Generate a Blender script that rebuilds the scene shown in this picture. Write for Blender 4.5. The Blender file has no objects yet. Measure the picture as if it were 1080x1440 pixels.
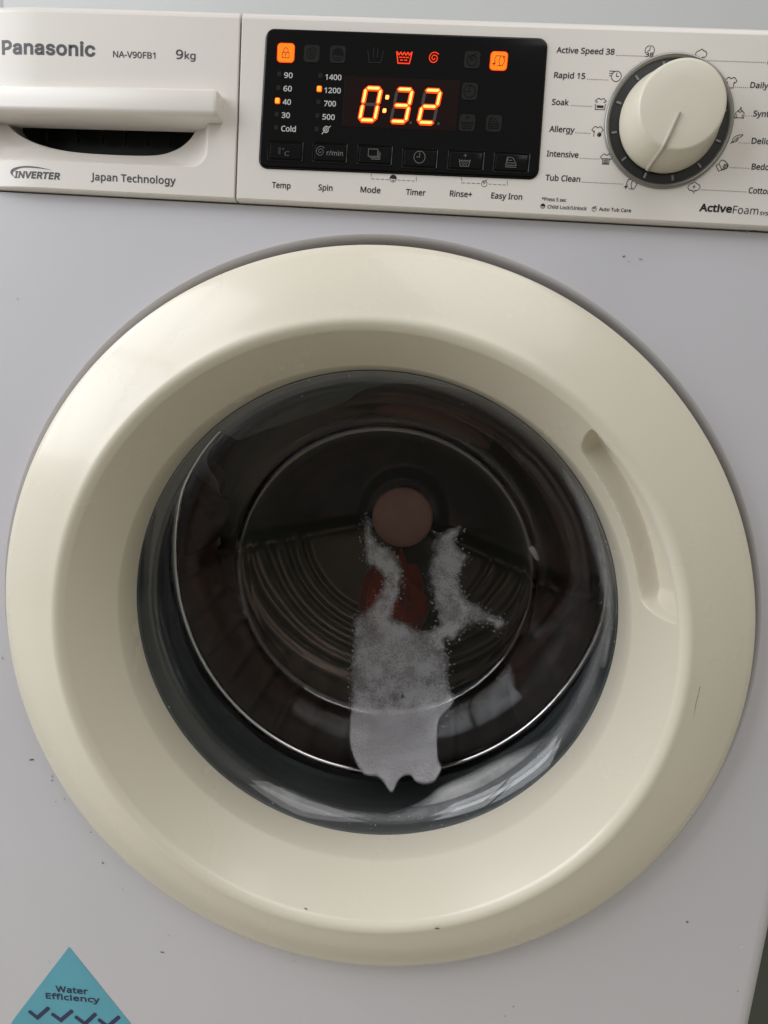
import bpy, bmesh, math, random
from mathutils import Vector, Matrix, noise as mnoise
random.seed(7)
R_ = math.radians

CAM=[0.03548, -0.39699, 0.15331, 0.17048, 0.07112, 0.07539, 872.73303]
TX=[('drawer','Panasonic',-0.24279,0.34312,0.05915,0.00786,0.0,'HB'),('drawer','NA-V90FB1',-0.1727,0.34322,0.02583,0.00364,0.0,'N'),('drawer','9',-0.13447,0.3436,0.00438,0.00526,0.0,'N'),('drawer','kg',-0.12923,0.3437,0.00664,0.00413,0.0,'N'),('drawer','INVERTER',-0.23647,0.27421,0.02982,0.00429,0.0,'NBI'),('drawer','Japan Technology',-0.18668,0.2749,0.0533,0.00457,0.0,'NM'),('panel','Temp',-0.07404,0.27593,0.01129,0.00348,0.0,'N'),('panel','Spin',-0.04591,0.27587,0.00848,0.00347,0.0,'N'),('panel','Mode',-0.02068,0.2759,0.01191,0.00345,0.0,'N'),('panel','Timer',0.00633,0.27585,0.0115,0.00344,0.0,'N'),('panel','Rinse+',0.03211,0.27627,0.01295,0.00343,0.0,'N'),('panel','Easy Iron',0.05619,0.27631,0.0179,0.00341,0.0,'N'),('panel','Active Speed 38',0.08452,0.3538,0.03175,0.00316,0.0,'N'),('panel','Rapid 15',0.08466,0.34107,0.01722,0.0032,0.0,'N'),('panel','Soak',0.08512,0.32726,0.00928,0.00324,0.0,'N'),('panel','Allergy',0.08534,0.31323,0.0141,0.00328,0.0,'N'),('panel','Intensive',0.08538,0.30021,0.01789,0.00332,0.0,'N'),('panel','Tub Clean',0.08611,0.28745,0.01975,0.00336,0.0,'N'),('panel','*Press 5 sec',0.08532,0.27647,0.01403,0.00201,0.0,'N'),('panel','Child Lock/Unlock',0.08911,0.27246,0.02239,0.00202,0.0,'N'),('panel','Auto Tub Care',0.11841,0.27262,0.01811,0.00201,0.0,'N'),('panel','Cotton',0.19852,0.35133,0.01215,0.00312,0.0,'N'),('panel','Daily',0.19144,0.33977,0.00956,0.00316,0.0,'N'),('panel','Synthetic',0.19544,0.32555,0.01794,0.0032,0.0,'N'),('panel','Delicates',0.19688,0.31165,0.01819,0.00324,0.0,'N'),('panel','Bedding',0.19911,0.29841,0.01562,0.00328,0.0,'N'),('panel','Cotton+',0.19952,0.28593,0.01471,0.00332,0.0,'N'),('panel','Active',0.17428,0.27514,0.01788,0.00439,0.0,'NB'),('panel','Foam',0.19277,0.27491,0.01387,0.00438,0.0,'NT'),('panel','SYSTEM',0.20763,0.27473,0.0101,0.00198,0.0,'N'),('display','90',-0.06913,0.3351,0.00503,0.00306,0.0,'N'),('display','60',-0.06921,0.32805,0.00496,0.00308,0.0,'N'),('display','40',-0.0693,0.32095,0.00489,0.0031,0.0,'N'),('display','30',-0.06956,0.31387,0.00491,0.00312,0.0,'N'),('display','Cold',-0.06955,0.3066,0.00878,0.00322,0.0,'N'),('display','1400',-0.04493,0.33497,0.00937,0.00305,0.0,'N'),('display','1200',-0.04506,0.32803,0.00952,0.00307,0.0,'N'),('display','700',-0.04494,0.32104,0.00702,0.00309,0.0,'N'),('display','500',-0.04541,0.31391,0.00725,0.00311,0.0,'N'),('display','r/min',-0.04179,0.29466,0.00971,0.00285,0.0,'NG'),('display','C',-0.06688,0.29325,0.00299,0.00271,0.0,'ND'),('sticker','Water',-0.22228,-0.31946,0.02647,0.00605,0.06664,'NB'),('sticker','Efficiency',-0.23063,-0.32717,0.04453,0.00583,0.0724,'NB')]
DT=[(0.11753,0.13226,0.3536),(0.10323,0.11443,0.34106),(0.09605,0.10738,0.32731),(0.10028,0.10811,0.31332),(0.10445,0.11488,0.30011),(0.10708,0.12971,0.2875),(0.16485,0.19739,0.35256),(0.18363,0.19009,0.33988),(0.19169,0.19459,0.32574),(0.19054,0.19558,0.31182),(0.18754,0.19774,0.29893),(0.17358,0.19827,0.28658)]
IC=[('clock38',0.13512,0.35626,0.00557,'panel'),('fast_clock',0.1182,0.34308,0.00662,'panel'),('soak',0.11203,0.3286,0.00629,'panel'),('allergy',0.11217,0.31454,0.00633,'panel'),('striped',0.11888,0.30034,0.00656,'panel'),('tub_clean',0.13443,0.2877,0.00695,'panel'),('cotton',0.16286,0.35555,0.00627,'panel'),('shirt',0.1808,0.34215,0.00646,'panel'),('hanger',0.1882,0.32677,0.00553,'panel'),('feather',0.18873,0.31363,0.00614,'panel'),('roll',0.18307,0.2996,0.00678,'panel'),('cotton_plus',0.16952,0.28761,0.00686,'panel'),('face',-0.00183,0.28444,0.00441,'panel'),('hand',0.05149,0.28428,0.00411,'panel'),('face',0.08639,0.27359,0.00286,'panel'),('hand',0.11569,0.27357,0.00298,'panel'),('thermo',-0.06871,0.29588,0.00299,'dim'),('spiral',-0.04545,0.29653,0.00634,'grey'),('pages',-0.01357,0.29629,0.00751,'grey'),('clock',0.01282,0.29599,0.00703,'grey'),('tub_plus',0.03907,0.29523,0.00696,'grey'),('iron',0.0656,0.2956,0.00688,'grey'),('spiral_cross',-0.04286,0.30846,0.00504,'display'),('lit_lock',-0.06867,0.34818,0.00936,'tile'),('dim_a',-0.05356,0.34818,0.0091,'tile'),('dim_face',-0.03846,0.3483,0.00904,'tile'),('dim_b',0.03812,0.34801,0.00878,'tile'),('lit_drum',0.05305,0.34792,0.00892,'tile'),('dim_clock',0.0383,0.33181,0.00885,'tile'),('dim_tub',0.03843,0.31542,0.00892,'tile'),('dim_iron',0.05361,0.31573,0.00886,'tile'),('hand_wash_dim',-0.01679,0.34834,0.00978,'displaydim'),('tub',-0.00036,0.34835,0.00952,'lit'),('spiral',0.01662,0.34818,0.00684,'lit')]
LED=[(-0.07203,0.33704,0),(-0.07207,0.32985,0),(-0.07243,0.32286,1),(-0.07261,0.31571,0),(-0.07271,0.30864,0),(-0.04792,0.33712,0),(-0.04813,0.33003,1),(-0.04824,0.32312,0),(-0.04841,0.31589,0),(-0.04851,0.30869,0)]
DG=[(-0.02441,0.31361),(-0.00637,0.31364),(0.00969,0.31368)]
CO=[(-0.00837,0.32692),(-0.00944,0.31985)]
BT=[(-0.06636,0.29589,0.02175),(-0.03985,0.29616,0.0211),(-0.01328,0.29606,0.02109),(0.01308,0.29539,0.02109),(0.03974,0.29549,0.02152),(0.06586,0.2955,0.02106)]
BR=[[(-0.01496,0.28672),(-0.01475,0.28369),(-0.00421,0.28363)],[(0.00083,0.28371),(0.0119,0.2836),(0.0116,0.28715)],[(0.03802,0.28705),(0.03832,0.2839),(0.04905,0.28401)],[(0.05399,0.28401),(0.06487,0.28391),(0.06454,0.28704)]]
PK=[(0.86615,0.88653),(0.84935,0.55774),(0.81301,0.3143),(0.74501,0.24482),(0.59303,0.21253),(0.42764,0.17637),(0.27221,0.15447),(0.2159,0.24056),(0.18884,0.52653),(0.18713,0.90097),(0.23019,0.9304),(0.29886,0.92726),(0.39008,0.87977),(0.5209,0.82285),(0.69696,0.86664),(0.81058,0.93094)]
BP=[(0.1765,0.0365),(0.172,0.04),(0.167,0.046),(0.16,0.062),(0.148,0.105),(0.1415,0.138),(0.139,0.148),(0.1345,0.1535),(0.125,0.1555),(0,0.158)]
FO=[[(-0.02069,0.05497),(-0.02397,0.04539),(-0.02162,0.02952),(-0.01889,0.00884),(-0.00852,0.00228),(-0.00347,-0.00334),(-0.00176,-0.01203),(-0.0084,-0.02634),(-0.01635,-0.03684),(-0.02544,-0.04393),(-0.02568,-0.06701),(-0.02493,-0.08818),(-0.02551,-0.10966),(-0.02165,-0.1355),(-0.0189,-0.14286),(-0.01378,-0.14882),(-0.00669,-0.15301),(0.00193,-0.15591),(0.01284,-0.15568),(0.01948,-0.15683),(0.02428,-0.15837),(0.02773,-0.15781),(0.03091,-0.15441),(0.03639,-0.15185),(0.04108,-0.15091),(0.04547,-0.1515),(0.05416,-0.14982),(0.06082,-0.14692),(0.06512,-0.14297),(0.06668,-0.14009),(0.06309,-0.13933),(0.06196,-0.13283),(0.06291,-0.12857),(0.06717,-0.12483),(0.07458,-0.11882),(0.07629,-0.11349),(0.07006,-0.09519),(0.06912,-0.07773),(0.0636,-0.06086),(0.07132,-0.0586),(0.07719,-0.05099),(0.08315,-0.0448),(0.09575,-0.04),(0.10232,-0.04063),(0.10949,-0.04731),(0.11407,-0.04135),(0.11783,-0.03409),(0.10754,-0.02841),(0.09759,-0.02609),(0.08857,-0.02023),(0.08052,-0.01768),(0.07441,-0.00816),(0.0709,0.00159),(0.0741,0.01537),(0.07792,0.02241),(0.06806,0.03142),(0.06362,0.03762),(0.06896,0.04868),(0.06417,0.05212),(0.05316,0.04653),(0.044,0.04099),(0.0409,0.03209),(0.04306,0.0223),(0.03905,0.00841),(0.03991,-0.00161),(0.04563,-0.01464),(0.05038,-0.03123),(0.0542,-0.04457),(0.04413,-0.05052),(0.03414,-0.05022),(0.02378,-0.04583),(0.01205,-0.0408),(0.01559,-0.02671),(0.01856,-0.01407),(0.01868,0.00093),(0.01586,0.01147),(0.00938,0.01897),(0.00496,0.02527),(-0.00506,0.02769),(-0.01153,0.03584),(-0.01428,0.0469)],[(0.1276,0.03758),(0.13196,0.04177),(0.13567,0.03916),(0.13865,0.03004),(0.13633,0.02836),(0.13127,0.03162)],[(-0.07014,-0.16056),(-0.02313,-0.1751),(0.02561,-0.17667),(0.08309,-0.15886),(0.13847,-0.1139),(0.16788,-0.05149),(0.17703,0.00787),(0.17153,0.00729),(0.15996,-0.03826),(0.149,-0.06803),(0.14028,-0.08358),(0.12562,-0.09535),(0.10549,-0.10854),(0.08517,-0.12312),(0.0644,-0.13674),(0.04904,-0.15228),(0.02196,-0.16586),(-0.02376,-0.16447),(-0.06179,-0.15319)],[(0.12615,0.12055),(0.13438,0.1137),(0.14879,0.0972),(0.16222,0.07013),(0.17227,0.0396),(0.1766,0.01865),(0.17842,-0.01389),(0.17519,-0.02813),(0.17107,-0.02024),(0.17103,0.00724),(0.16503,0.03356),(0.15833,0.05409),(0.14844,0.07664),(0.13803,0.09626),(0.13011,0.10829)]]
SP=[(-0.23768,0.0,-0.12198,0.00494,0.00114,0.25,0),(-0.22202,0.0,-0.13317,0.00076,0.00152,0.3,1),(-0.22235,0.0,-0.13666,0.00114,0.00114,0,0),(-0.21961,0.0,-0.15371,0.00095,0.00076,0,1),(-0.21296,0.0,-0.15049,0.00076,0.00114,0.3,1),(-0.19285,0.0,-0.17535,0.00076,0.00095,0,0),(-0.18356,0.0,-0.19969,0.00152,0.00114,-0.5,0),(-0.16801,0.0,-0.21983,0.00152,0.00057,0,2),(-0.13688,0.0,-0.26989,0.00304,0.00099,-0.1,1),(-0.13152,0.0,-0.25434,0.0019,0.00057,0,2),(0.24028,0.0,-0.18561,0.00152,0.00114,0,1),(0.27911,0.0,-0.19961,0.00152,0.00114,0,3),(0.28258,0.0,-0.23515,0.00095,0.00076,0,1),(0.13737,0.0,0.24986,0.00133,0.00095,0.3,0),(0.14061,0.0,0.24724,0.00076,0.00057,0,1),(0.14692,0.0,0.24919,0.00228,0.00057,-0.3,2),(0.12972,0.0,-0.27398,0.00114,0.00114,0,1),(0.12444,0.0,-0.28291,0.00076,0.00152,0,2),(-0.23981,0.0,0.20319,0.00076,0.00114,0,2),(-0.22707,0.0,-0.29288,0.00114,0.00076,0,2),(0.20856,0.0,0.26805,0.00342,0.00114,0.05,1),(0.20472,0.0,0.26727,0.0019,0.00076,0.1,2),(-0.25778,0.0,-0.04493,0.00076,0.00266,0,2),(0.18719,0.0,-0.16747,0.00114,0.00076,0,2),(-0.03458,0.0,-0.2614,0.00114,0.00076,0,2)]
RS=[(0.06623,-0.02986,-0.18935,0.0036,0.0018,-0.2,1),(-0.0244,-0.02456,-0.19308,0.0027,0.0009,-0.2,1),(0.07919,-0.01581,0.22224,0.00135,0.00225,0,2),(0.0778,-0.01762,0.2179,0.0018,0.0018,0,2),(0.08061,-0.01668,0.21941,0.0009,0.0009,0,2),(0.07734,-0.0199,0.21198,0.0009,0.0009,0,2),(0.09098,-0.01745,0.21319,0.00135,0.00068,0,2),(-0.20984,-0.01525,-0.11086,0.00112,0.0018,0.3,2),(0.21001,-0.02607,0.00729,0.0009,0.00135,0,1),(0.20979,-0.0262,-0.00239,0.00112,0.00225,0.2,1)]
SC=[(0.20952,-0.02631,-0.00097),(0.20874,-0.02647,-0.01263),(0.20913,-0.0255,-0.03202),(0.21154,-0.02296,-0.05253),(0.21328,-0.0202,-0.07136),(0.21166,-0.01805,-0.09072),(0.21125,-0.01522,-0.10831),(0.20842,-0.01396,-0.12017)]
CK=[[(-0.24394,-0.34198),(-0.2381,-0.34635),(-0.22903,-0.33612)],[(-0.22499,-0.3411),(-0.21857,-0.34535),(-0.20962,-0.3355)],[(-0.20557,-0.34046),(-0.19858,-0.34526),(-0.19033,-0.33521)],[(-0.18656,-0.33987),(-0.17986,-0.34471),(-0.17115,-0.33459)]]
PORES=[(0.02695,-0.11802,0.0009)]
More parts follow.
